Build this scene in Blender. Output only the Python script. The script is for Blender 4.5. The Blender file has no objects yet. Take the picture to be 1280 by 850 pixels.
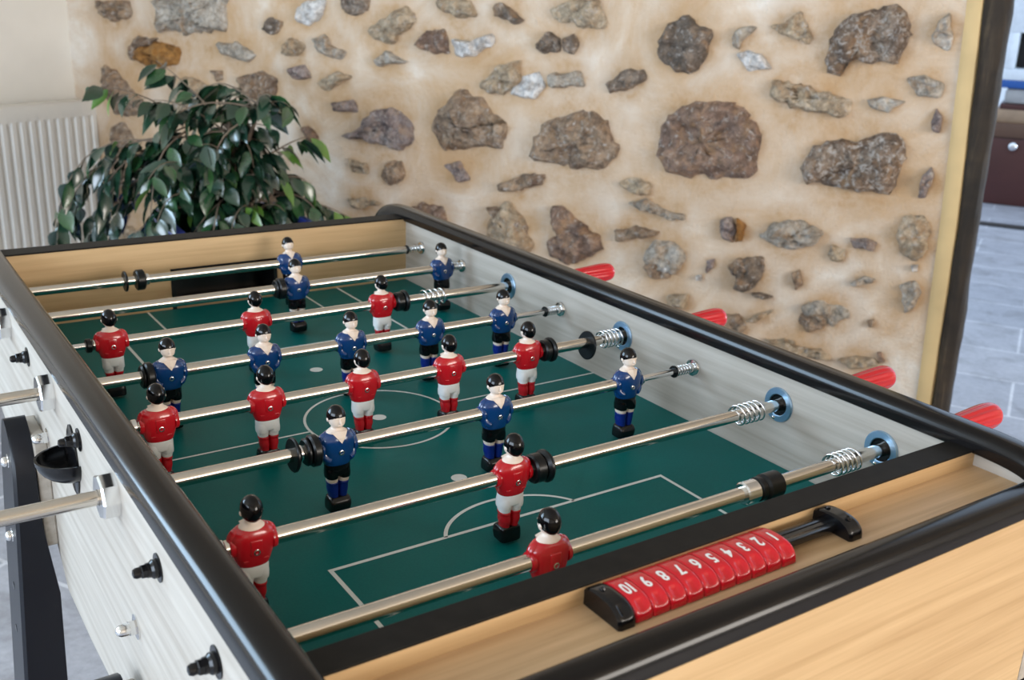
import bpy, bmesh, math, random
from mathutils import Vector, Matrix, noise
sc = bpy.context.scene
COL = sc.collection
PI = math.pi
TZ = 0.80            # height of the playfield above the floor
SP = 0.15            # spacing of the rods
HR = TZ + 0.0775     # height of the rod axes

# ------------------------------------------------------------------ camera
CAM = Vector((-0.93038, -0.6301, 0.53823 + TZ))
YAW, PITCH, ROLL, FPX = 0.5987, 0.32258, 0.03807, 1283.265
cp, sp_ = math.cos(PITCH), math.sin(PITCH)
FW = Vector((math.sin(YAW) * cp, math.cos(YAW) * cp, -sp_))
_r = Vector((math.cos(YAW), -math.sin(YAW), 0)); _u = _r.cross(FW)
RT = _r * math.cos(ROLL) + _u * math.sin(ROLL)
UP = -_r * math.sin(ROLL) + _u * math.cos(ROLL)
cd = bpy.data.cameras.new('camera'); cam = bpy.data.objects.new('camera', cd); COL.objects.link(cam)
cam.matrix_world = Matrix(((RT.x, UP.x, -FW.x, CAM.x), (RT.y, UP.y, -FW.y, CAM.y), (RT.z, UP.z, -FW.z, CAM.z), (0, 0, 0, 1)))
cd.sensor_width = 36; cd.lens = 36 * FPX / 1280; cd.clip_start = 0.02
cd.dof.use_dof = True; cd.dof.focus_distance = 1.15; cd.dof.aperture_fstop = 9.0
sc.camera = cam

def ray(x, y):
    return FW + RT * ((x - 640) / FPX) - UP * ((y - 425) / FPX)
def on_plane(x, y, p0, n):
    """the real point of a plane that is seen in direction (x, y) of the survey photograph"""
    d = ray(x, y); t = (p0 - CAM).dot(n) / d.dot(n)
    return CAM + d * t

# ------------------------------------------------------------------ materials
MATS = {}
class NT:
    def __init__(s, name):
        s.m = bpy.data.materials.new(name); s.m.use_nodes = True
        s.n = s.m.node_tree.nodes; s.l = s.m.node_tree.links
        s.b = s.n['Principled BSDF']
    def node(s, t, **kw):
        n = s.n.new(t)
        for k, v in kw.items():
            if k in n.inputs: n.inputs[k].default_value = v
            else: setattr(n, k, v)
        return n
    def link(s, a, b): s.l.new(a, b)
    def coords(s, scale=(1, 1, 1), kind='Object', rot=(0, 0, 0)):
        t = s.node('ShaderNodeTexCoord'); m = s.node('ShaderNodeMapping')
        m.inputs['Scale'].default_value = scale; m.inputs['Rotation'].default_value = rot
        s.link(t.outputs[kind], m.inputs['Vector']); return m.outputs['Vector']
    def ramp(s, fac, stops):
        r = s.node('ShaderNodeValToRGB'); e = r.color_ramp.elements
        e[0].position, e[0].color = stops[0][0], (*stops[0][1], 1)
        e[1].position, e[1].color = stops[-1][0], (*stops[-1][1], 1)
        for p, c in stops[1:-1]:
            q = e.new(p); q.color = (*c, 1)
        s.link(fac, r.inputs['Fac']); return r.outputs['Color']
    def noise(s, vec, scale, detail=4, rough=0.55, dist=0.0):
        n = s.node('ShaderNodeTexNoise'); n.inputs['Scale'].default_value = scale
        n.inputs['Detail'].default_value = detail; n.inputs['Roughness'].default_value = rough
        n.inputs['Distortion'].default_value = dist; s.link(vec, n.inputs['Vector']); return n.outputs['Fac']
    def mix(s, fac, a, b, mode='MIX'):
        m = s.node('ShaderNodeMix', data_type='RGBA', blend_type=mode)
        for v, i in ((fac, 0), (a, 6), (b, 7)):
            if isinstance(v, (int, float)): m.inputs[i].default_value = v
            elif isinstance(v, tuple): m.inputs[i].default_value = (*v, 1)
            else: s.link(v, m.inputs[i])
        return m.outputs[2]
    def bump(s, h, strength=0.3, dist=0.01):
        b = s.node('ShaderNodeBump'); b.inputs['Strength'].default_value = strength
        b.inputs['Distance'].default_value = dist; s.link(h, b.inputs['Height']); s.link(b.outputs['Normal'], s.b.inputs['Normal'])
    def base(s, c):
        if isinstance(c, tuple): s.b.inputs['Base Color'].default_value = (*c, 1)
        else: s.link(c, s.b.inputs['Base Color'])

def plain(name, col, rough=0.4, metal=0.0, spec=0.5, coat=0.0, var=0.06, vscale=30.0, bump=0.0):
    t = NT(name)
    v = t.coords()
    n = t.noise(v, vscale, 3)
    c = t.ramp(n, [(0.3, tuple(max(0, x * (1 - var)) for x in col)), (0.7, tuple(min(1, x * (1 + var)) for x in col))])
    t.base(c)
    t.b.inputs['Roughness'].default_value = rough; t.b.inputs['Metallic'].default_value = metal
    t.b.inputs['Specular IOR Level'].default_value = spec; t.b.inputs['Coat Weight'].default_value = coat
    t.b.inputs['Coat Roughness'].default_value = 0.05
    if bump: t.bump(n, bump, 0.002)
    MATS[name] = t.m; return t.m

def wood(name, dark, light, axis, rough=0.42, scale=1.0, contrast=1.0):
    """laminate with long fine grain running along the given axis"""
    t = NT(name)
    long, cross = 2.6 * scale, 85 * scale
    s1 = [cross] * 3; s1[axis] = long
    v = t.coords(tuple(s1))
    n1 = t.noise(v, 1.0, 6, 0.6, 0.6)
    s2 = [150 * scale] * 3; s2[axis] = 5 * scale
    v2 = t.coords(tuple(s2)); n2 = t.noise(v2, 1.0, 3, 0.6)
    s3 = [7 * scale] * 3; s3[axis] = 0.9 * scale
    v3 = t.coords(tuple(s3))
    w = t.node('ShaderNodeTexWave', wave_type='BANDS', bands_direction=('Y' if axis == 0 else 'Z'), wave_profile='SIN')
    w.inputs['Scale'].default_value = 2.2; w.inputs['Distortion'].default_value = 7; w.inputs['Detail'].default_value = 3
    w.inputs['Detail Scale'].default_value = 0.9
    t.link(v3, w.inputs['Vector'])
    a = t.node('ShaderNodeMath', operation='MULTIPLY_ADD'); t.link(w.outputs['Fac'], a.inputs[0]); a.inputs[1].default_value = 0.16
    t.link(n1, a.inputs[2])
    b = t.node('ShaderNodeMath', operation='MULTIPLY_ADD'); t.link(n2, b.inputs[0]); b.inputs[1].default_value = 0.45; t.link(a.outputs[0], b.inputs[2])
    k = 0.28 / contrast
    t.base(t.ramp(b.outputs[0], [(0.81 - k, dark), (0.81 + k, light)]))
    t.b.inputs['Roughness'].default_value = rough
    t.bump(n2, 0.08, 0.001)
    MATS[name] = t.m; return t.m

M_oak = wood('oak_laminate', (0.50, 0.315, 0.15), (0.665, 0.455, 0.24), 0, 0.45)
M_oak_tray = wood('oak_tray', (0.46, 0.29, 0.15), (0.64, 0.435, 0.245), 0, 0.45)
M_pale = wood('pale_laminate', (0.35, 0.305, 0.255), (0.475, 0.43, 0.375), 1, 0.5, 1.0, 1.0)
M_black = plain('black_moulding', (0.006, 0.005, 0.005), 0.17, spec=0.32, vscale=8, var=0.2)
M_blacktop = plain('black_edge_strip', (0.009, 0.008, 0.007), 0.55, spec=0.16, vscale=60, var=0.3)
M_plast = plain('black_plastic', (0.004, 0.004, 0.005), 0.2, spec=0.45)
M_rubber = plain('black_rubber', (0.004, 0.005, 0.006), 0.3, spec=0.35)
M_legm = plain('black_steel', (0.004, 0.005, 0.009), 0.35, spec=0.35)
M_chrome = plain('chrome', (0.80, 0.80, 0.80), 0.13, 1.0, var=0.02)
M_skychrome = plain('chrome_sky_tint', (0.42, 0.62, 0.86), 0.32, 1.0, var=0.03)  # ring bearing metal; blue sky reflection is put into its base colour
M_rod = plain('chrome_tube', (0.72, 0.68, 0.62), 0.17, 1.0, var=0.03)
M_spring = plain('spring_steel', (0.85, 0.86, 0.88), 0.12, 1.0, var=0.02)
M_red = plain('red_plastic', (0.56, 0.006, 0.016), 0.24, coat=0.3, var=0.03)
M_redshirt = plain('red_shirt_plastic', (0.50, 0.006, 0.014), 0.2, coat=0.5, var=0.04)
M_blue = plain('blue_shirt_plastic', (0.003, 0.040, 0.165), 0.2, coat=0.5, var=0.05)
M_bluesock = plain('blue_sock_plastic', (0.004, 0.018, 0.20), 0.28, var=0.05)
M_white = plain('white_plastic', (0.90, 0.90, 0.90), 0.3, coat=0.2, var=0.02)
M_skin = plain('painted_skin', (0.83, 0.70, 0.60), 0.38, var=0.02)
M_hair = plain('black_hair_paint', (0.002, 0.002, 0.003), 0.10, spec=0.35, coat=0.05)
M_line = plain('white_line', (0.70, 0.74, 0.72), 0.4, var=0.04)
M_num = plain('white_numeral', (0.85, 0.85, 0.85), 0.4, var=0.01)

t = NT('green_pitch'); v = t.coords()
n = t.noise(v, 6, 4); f = t.noise(v, 400, 2)
t.base(t.mix(0.15, t.ramp(n, [(0.35, (0.0002, 0.120, 0.116)), (0.65, (0.0003, 0.145, 0.140))]), t.ramp(f, [(0.4, (0.0, 0.04, 0.035)), (0.6, (0.01, 0.12, 0.1))])))
t.b.inputs['Roughness'].default_value = 0.42; t.b.inputs['Specular IOR Level'].default_value = 0.12; t.bump(f, 0.04, 0.001); M_field = t.m

# ------------------------------------------------------------------ object helpers
ORG = {}
def empty(name, loc, label=None, cat=None, group=None, parent=None, rot=None):
    o = bpy.data.objects.new(name, None); COL.objects.link(o); o.empty_display_size = 0.05
    loc = Vector(loc); o.location = loc; ORG[o.name] = loc.copy()
    if rot: o.rotation_euler = rot
    tag(o, label, cat, group); return o
def tag(o, label=None, cat=None, group=None, kind=None):
    if label: o['label'] = label
    if cat: o['category'] = cat
    if group: o['group'] = group
    if kind: o['kind'] = kind
    return o
def link(name, bm, mats, parent=None, smooth=True, label=None, local=False, auto=None, loc=None):
    """one mesh object; coordinates are world ones unless local"""
    o_org = Vector((0, 0, 0))
    if parent is not None and not local: o_org = ORG.get(parent.name, Vector((0, 0, 0)))
    if parent is None and loc is not None: o_org = Vector(loc)
    if not local: bmesh.ops.translate(bm, verts=bm.verts, vec=-o_org)
    bmesh.ops.recalc_face_normals(bm, faces=bm.faces)
    me = bpy.data.meshes.new(name); bm.to_mesh(me); bm.free()
    for m in (mats if isinstance(mats, (list, tuple)) else [mats]): me.materials.append(m)
    if smooth:
        for p in me.polygons: p.use_smooth = True
        if auto is not None: me.set_sharp_from_angle(angle=math.radians(auto))
    o = bpy.data.objects.new(name, me); COL.objects.link(o)
    if parent is not None: o.parent = parent; ORG[o.name] = o_org
    else: o.location = o_org; ORG[o.name] = o_org
    if label: o['label'] = label
    return o

def box(bm, x0, x1, y0, y1, z0, z1, bev=0.0, M=None, seg=2, mi=0):
    r = bmesh.ops.create_cube(bm, size=1.0)
    vs = r['verts']
    for q in vs:
        q.co = Vector(((x0 + x1) / 2 + q.co.x * (x1 - x0), (y0 + y1) / 2 + q.co.y * (y1 - y0), (z0 + z1) / 2 + q.co.z * (z1 - z0)))
    fs = list({f for q in vs for f in q.link_faces})
    for f in fs: f.material_index = mi
    if bev > 0:
        es = list({e for q in vs for e in q.link_edges})
        rr = bmesh.ops.bevel(bm, geom=es, offset=bev, segments=seg, affect='EDGES', profile=0.5)
        vs = list({q for f in rr['faces'] for q in f.verts} | {q for q in vs if q.is_valid})
    if M is not None: bmesh.ops.transform(bm, matrix=M, verts=[q for q in vs if q.is_valid])
    return vs

def loft(bm, rings, cap=True, mi=0):
    """rings: list of equally long closed lists of Vectors"""
    R_ = [[bm.verts.new(p) for p in r] for r in rings]
    n = len(R_[0])
    for a, b in zip(R_, R_[1:]):
        for i in range(n):
            f = bm.faces.new((a[i], a[(i + 1) % n], b[(i + 1) % n], b[i])); f.material_index = mi
    if cap:
        for r in (R_[0], R_[-1]):
            f = bm.faces.new(r); f.material_index = mi
    return R_

def lathe(bm, prof, M, n=32, cap=True, mi=0):
    """prof: (radius, along) pairs; M maps local Z axis"""
    rings = [[M @ Vector((r * math.cos(2 * PI * i / n), r * math.sin(2 * PI * i / n), a)) for i in range(n)] for r, a in prof]
    return loft(bm, rings, cap, mi)
def axisX(p=(0, 0, 0)):
    return Matrix.Translation(Vector(p)) @ Matrix.Rotation(PI / 2, 4, 'Y')      # local +Z -> world +X
def axisXn(p=(0, 0, 0)):
    return Matrix.Translation(Vector(p)) @ Matrix.Rotation(-PI / 2, 4, 'Y')     # local +Z -> world -X

def tube(bm, pts, rad, n=10, closed=False, mi=0):
    pts = [Vector(p) for p in pts]; rings = []
    rads = rad if isinstance(rad, (list, tuple)) else [rad] * len(pts)
    prev = None
    for i, p in enumerate(pts):
        d = (pts[min(i + 1, len(pts) - 1)] - pts[max(i - 1, 0)]).normalized()
        a = prev if prev is not None else (Vector((0, 0, 1)) if abs(d.z) < 0.9 else Vector((1, 0, 0)))
        a = (a - d * a.dot(d)).normalized(); b = d.cross(a); prev = a
        rings.append([p + (a * math.cos(2 * PI * k / n) + b * math.sin(2 * PI * k / n)) * rads[i] for k in range(n)])
    loft(bm, rings, True, mi)

def cat(vals, k=6):
    """Catmull-Rom resample of a list of tuples"""
    out = []
    n = len(vals)
    for i in range(n - 1):
        p0, p1, p2, p3 = vals[max(i - 1, 0)], vals[i], vals[i + 1], vals[min(i + 2, n - 1)]
        for j in range(k):
            t_ = j / k
            out.append(tuple(0.5 * (2 * b + (-a + c) * t_ + (2 * a - 5 * b + 4 * c - d) * t_ ** 2 + (-a + 3 * b - 3 * c + d) * t_ ** 3) for a, b, c, d in zip(p0, p1, p2, p3)))
    out.append(tuple(vals[-1])); return out

# ================================================================== THE ROOM
Rc = CAM + Vector((math.sin(math.radians(57.9)), math.cos(math.radians(57.9)), 0)) * 3.0; Rc.z = 0
az = math.radians(-29.0)
E1 = Vector((-math.sin(az), -math.cos(az), 0))          # along the stone wall, from the far corner towards the doorway
E2 = Vector((E1.y, -E1.x, 0))                            # away from the stone wall, into the room
if E2.dot(CAM - Rc) < 0: E2 = -E2
ln = 3.38
Lc = Rc - E1 * ln                                        # far corner (floor level)
H_ROOM = 2.5
def rp(a, b, z=0.0):                                     # room coordinates -> world
    p = Lc + E1 * a + E2 * b; p.z = z; return p
RM = Matrix(((E1.x, E2.x, 0, Lc.x), (E1.y, E2.y, 0, Lc.y), (0, 0, 1, 0), (0, 0, 0, 1)))
LEN, WID = 7.2, 4.8

# floor: large grey stone tiles
t = NT('stone_tiles'); v = t.coords(kind='Object')
br = t.node('ShaderNodeTexBrick'); t.link(v, br.inputs['Vector'])
br.inputs['Scale'].default_value = 1.0; br.inputs['Brick Width'].default_value = 0.6; br.inputs['Row Height'].default_value = 0.4
br.inputs['Mortar Size'].default_value = 0.006; br.inputs['Mortar Smooth'].default_value = 0.2
br.inputs['Color1'].default_value = (0.37, 0.38, 0.42, 1); br.inputs['Color2'].default_value = (0.47, 0.47, 0.50, 1)
br.inputs['Mortar'].default_value = (0.70, 0.70, 0.72, 1)
n1 = t.noise(v, 7, 8, 0.65, 0.4); n2 = t.noise(v, 45, 5, 0.7)
c = t.mix(0.75, br.outputs['Color'], t.ramp(n1, [(0.3, (0.45, 0.44, 0.43)), (0.5, (0.85, 0.85, 0.87)), (0.7, (1.0, 1.0, 1.0))]), 'MULTIPLY')
c = t.mix(0.5, c, t.ramp(n2, [(0.35, (0.6, 0.6, 0.6)), (0.65, (1, 1, 1))]), 'MULTIPLY')
t.base(c); t.b.inputs['Roughness'].default_value = 0.38; t.bump(n2, 0.1, 0.004)
M_floor = t.m
bm = bmesh.new(); box(bm, -1.0, LEN + 2.5, -8.8, WID + 0.3, -0.1, 0.0)
o = link('floor', bm, M_floor, smooth=False, local=True); o.matrix_world = RM; tag(o, kind='structure')

M_paint = plain('cream_paint', (0.86, 0.83, 0.77), 0.7, vscale=5, var=0.03, bump=0.05)
M_ceil = plain('ceiling_paint', (0.50, 0.44, 0.36), 0.8, vscale=3, var=0.03)
bm = bmesh.new(); box(bm, -0.3, LEN + 0.3, -0.3, WID + 0.3, H_ROOM, H_ROOM + 0.15)
o = link('ceiling', bm, M_ceil, smooth=False, local=True); o.matrix_world = RM; tag(o, kind='structure')

def wall_open(name, A, B, zt, holes, thick, M, mat):
    """wall between local points A and B (room coords, axis aligned), with rectangular openings (s0, s1, z0, z1)"""
    bm = bmesh.new()
    L = (Vector(B) - Vector(A)).length; d = (Vector(B) - Vector(A)).normalized(); nn = Vector((-d.y, d.x))
    W = Matrix(((d.x, nn.x, 0, A[0]), (d.y, nn.y, 0, A[1]), (0, 0, 1, 0), (0, 0, 0, 1)))
    s = 0
    for (s0, s1, z0, z1) in sorted(holes):
        if s0 > s: box(bm, s, s0, 0, thick, 0, zt, M=W)
        if z0 > 0: box(bm, s0, s1, 0, thick, 0, z0, M=W)
        if z1 < zt: box(bm, s0, s1, 0, thick, z1, zt, M=W)
        s = s1
    if s < L: box(bm, s, L, 0, thick, 0, zt, M=W)
    o = link(name, bm, mat, smooth=False, local=True); o.matrix_world = M; tag(o, kind='structure'); return W, o

# white wall behind the radiator, with a tall window further left; thickness goes outwards
W1 = (2.3, 3.9, 0.95, 2.4)
Wm, _ = wall_open('wall_left', (0, WID + 0.3), (0, -0.3), H_ROOM, [(WID + 0.3 - W1[1], WID + 0.3 - W1[0], W1[2], W1[3])], -0.25, RM, M_paint)
W2 = (1.2, 3.6, 0.7, 2.25)
wall_open('wall_front', (LEN, -0.3), (LEN, WID + 0.3), H_ROOM, [(W2[0] + 0.3, W2[1] + 0.3, W2[2], W2[3])], -0.25, RM, M_paint)
W3 = (0.9, 3.2, 0.55, 2.25)
wall_open('wall_back', (LEN + 0.3, WID), (-0.3, WID), H_ROOM, [(LEN + 0.3 - W3[1], LEN + 0.3 - W3[0], W3[2], W3[3])], -0.25, RM, M_paint)

M_glass = NT('window_glass'); g = M_glass
g.b.inputs['Transmission Weight'].default_value = 1.0; g.b.inputs['Roughness'].default_value = 0.0; g.b.inputs['IOR'].default_value = 1.01
g.base((0.98, 0.99, 1.0)); M_glass = g.m
def window(i, A, B, z0, z1):
    """frame in an opening from room point A to B"""
    A = rp(*A); B = rp(*B); d = (B - A).normalized(); L = (B - A).length; nn = Vector((0, 0, 1)).cross(d)
    Wx = Matrix(((d.x, nn.x, 0, A.x), (d.y, nn.y, 0, A.y), (0, 0, 1, 0), (0, 0, 0, 1)))
    bm = bmesh.new(); e = 0.06
    for a, b, c_, f_ in ((0, e, z0, z1), (L - e, L, z0, z1), (e, L - e, z0, z0 + e), (e, L - e, z1 - e, z1), (L / 2 - 0.03, L / 2 + 0.03, z0 + e, z1 - e)):
        box(bm, a, b, -0.03, 0.03, c_, f_, 0.004, M=Wx)
    o = link('window_%d' % i, bm, M_white, smooth=False); tag(o, kind='structure')
window(1, (-0.12, W1[0]), (-0.12, W1[1]), W1[2], W1[3])
window(2, (LEN + 0.12, W2[0]), (LEN + 0.12, W2[1]), W2[2], W2[3])
window(3, (W3[0], WID + 0.12), (W3[1], WID + 0.12), W3[2], W3[3])

# ------------------------------------------------------------------ the stone wall
def wallpt(x, y):                       # a survey direction -> (a along wall, z) on the wall face
    p = on_plane(x, y, Lc, E2); q = p - Lc
    return q.dot(E1), q.z

t = NT('lime_plaster'); v = t.coords()
n1 = t.noise(v, 3.2, 7, 0.68, 0.7); n2 = t.noise(v, 22, 6, 0.70); n3 = t.noise(v, 140, 4, 0.7)
c = t.ramp(n1, [(0.34, (0.66, 0.48, 0.32)), (0.46, (0.76, 0.64, 0.52)), (0.58, (0.84, 0.78, 0.71))])
c = t.mix(0.45, c, t.ramp(n2, [(0.32, (0.78, 0.66, 0.52)), (0.62, (1.0, 0.98, 0.95))]), 'MULTIPLY')
at = t.node('ShaderNodeAttribute', attribute_name='stain')
st = t.node('ShaderNodeMath', operation='MULTIPLY'); t.link(at.outputs['Fac'], st.inputs[0]); t.link(n2, st.inputs[1])
st2 = t.node('ShaderNodeMath', operation='MULTIPLY', use_clamp=True); t.link(st.outputs[0], st2.inputs[0]); st2.inputs[1].default_value = 1.45
c = t.mix(st2.outputs[0], c, (0.50, 0.31, 0.155))
t.base(c); t.b.inputs['Roughness'].default_value = 0.9
mm = t.mix(0.4, n2, n3); t.bump(mm, 0.6, 0.02); M_lime = t.m

def stone_mat(name, c0, c1, c2, speck=0.0, sc_=1.0):
    t = NT(name); v = t.coords()
    vo = t.node('ShaderNodeTexVoronoi'); vo.inputs['Scale'].default_value = 38 * sc_; t.link(v, vo.inputs['Vector'])
    n1 = t.noise(v, 9 * sc_, 8, 0.7, 0.8); n2 = t.noise(v, 34, 7, 0.78, 0.3)
    c = t.ramp(n1, [(0.32, c0), (0.5, c1), (0.68, c2)])
    c = t.mix(0.7, c, t.ramp(n2, [(0.38, (0.22, 0.19, 0.17)), (0.58, (1.12, 1.08, 1.04))]), 'MULTIPLY')
    if name != 'stone_quartz':
        n5 = t.noise(v, 14, 5, 0.7, 1.0); f5 = t.node('ShaderNodeRGBToBW'); t.link(t.ramp(n5, [(0.50, (0, 0, 0)), (0.66, (0.6, 0.6, 0.6))]), f5.inputs[0])
        c = t.mix(f5.outputs[0], c, (0.40, 0.235, 0.115))
    if speck:
        n4 = t.noise(v, 60, 5, 0.65, 0.5)
        fac = t.ramp(n4, [(0.58 - speck * 0.08, (0, 0, 0)), (0.72 - speck * 0.08, (0.8, 0.8, 0.8))])
        bw = t.node('ShaderNodeRGBToBW'); t.link(fac, bw.inputs[0])
        c = t.mix(bw.outputs[0], c, (0.56, 0.52, 0.48))
    t.base(c); t.b.inputs['Roughness'].default_value = 0.75
    hh = t.mix(0.5, n2, vo.outputs['Distance']); t.bump(hh, 0.9, 0.02); return t.m
SM = {
 'd': (1, stone_mat('stone_dark', (0.09, 0.07, 0.055), (0.20, 0.16, 0.13), (0.36, 0.29, 0.23), 0.3)),
 'r': (2, stone_mat('stone_russet', (0.15, 0.09, 0.065), (0.27, 0.185, 0.145), (0.46, 0.30, 0.20), 0.3)),
 'b': (3, stone_mat('stone_brown', (0.16, 0.10, 0.07), (0.33, 0.24, 0.17), (0.52, 0.40, 0.29), 0.4)),
 'w': (4, stone_mat('stone_quartz', (0.62, 0.58, 0.54), (0.78, 0.78, 0.78), (0.88, 0.90, 0.92))),
 'g': (5, stone_mat('stone_grey', (0.32, 0.28, 0.23), (0.50, 0.46, 0.40), (0.68, 0.66, 0.62), 0.4)),
 'o': (6, stone_mat('stone_ochre', (0.24, 0.10, 0.02), (0.40, 0.19, 0.045), (0.46, 0.28, 0.11))),
 't': (7, stone_mat('stone_tan', (0.36, 0.27, 0.18), (0.52, 0.42, 0.30), (0.64, 0.55, 0.43), 0.3)),
 'p': (8, stone_mat('stone_mauve', (0.17, 0.13, 0.13), (0.33, 0.27, 0.26), (0.50, 0.45, 0.43), 0.3)),
 's': (9, stone_mat('stone_speckled', (0.09, 0.06, 0.045), (0.22, 0.16, 0.12), (0.40, 0.32, 0.25), 1.0)),
}
def C1(*p): return [(a / 2.742, b / 2.742) for a, b in p]
def C2(*p): return [(400 + a / 2.742, b / 2.742) for a, b in p]
def C3(*p): return [(750 + a / 2.742, b / 2.742) for a, b in p]
def C5(*p): return [(820 + a / 3.2, 240 + b / 3.2) for a, b in p]
def C6(*p): return [(600 + a / 3.148, 250 + b / 3.148) for a, b in p]
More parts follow.
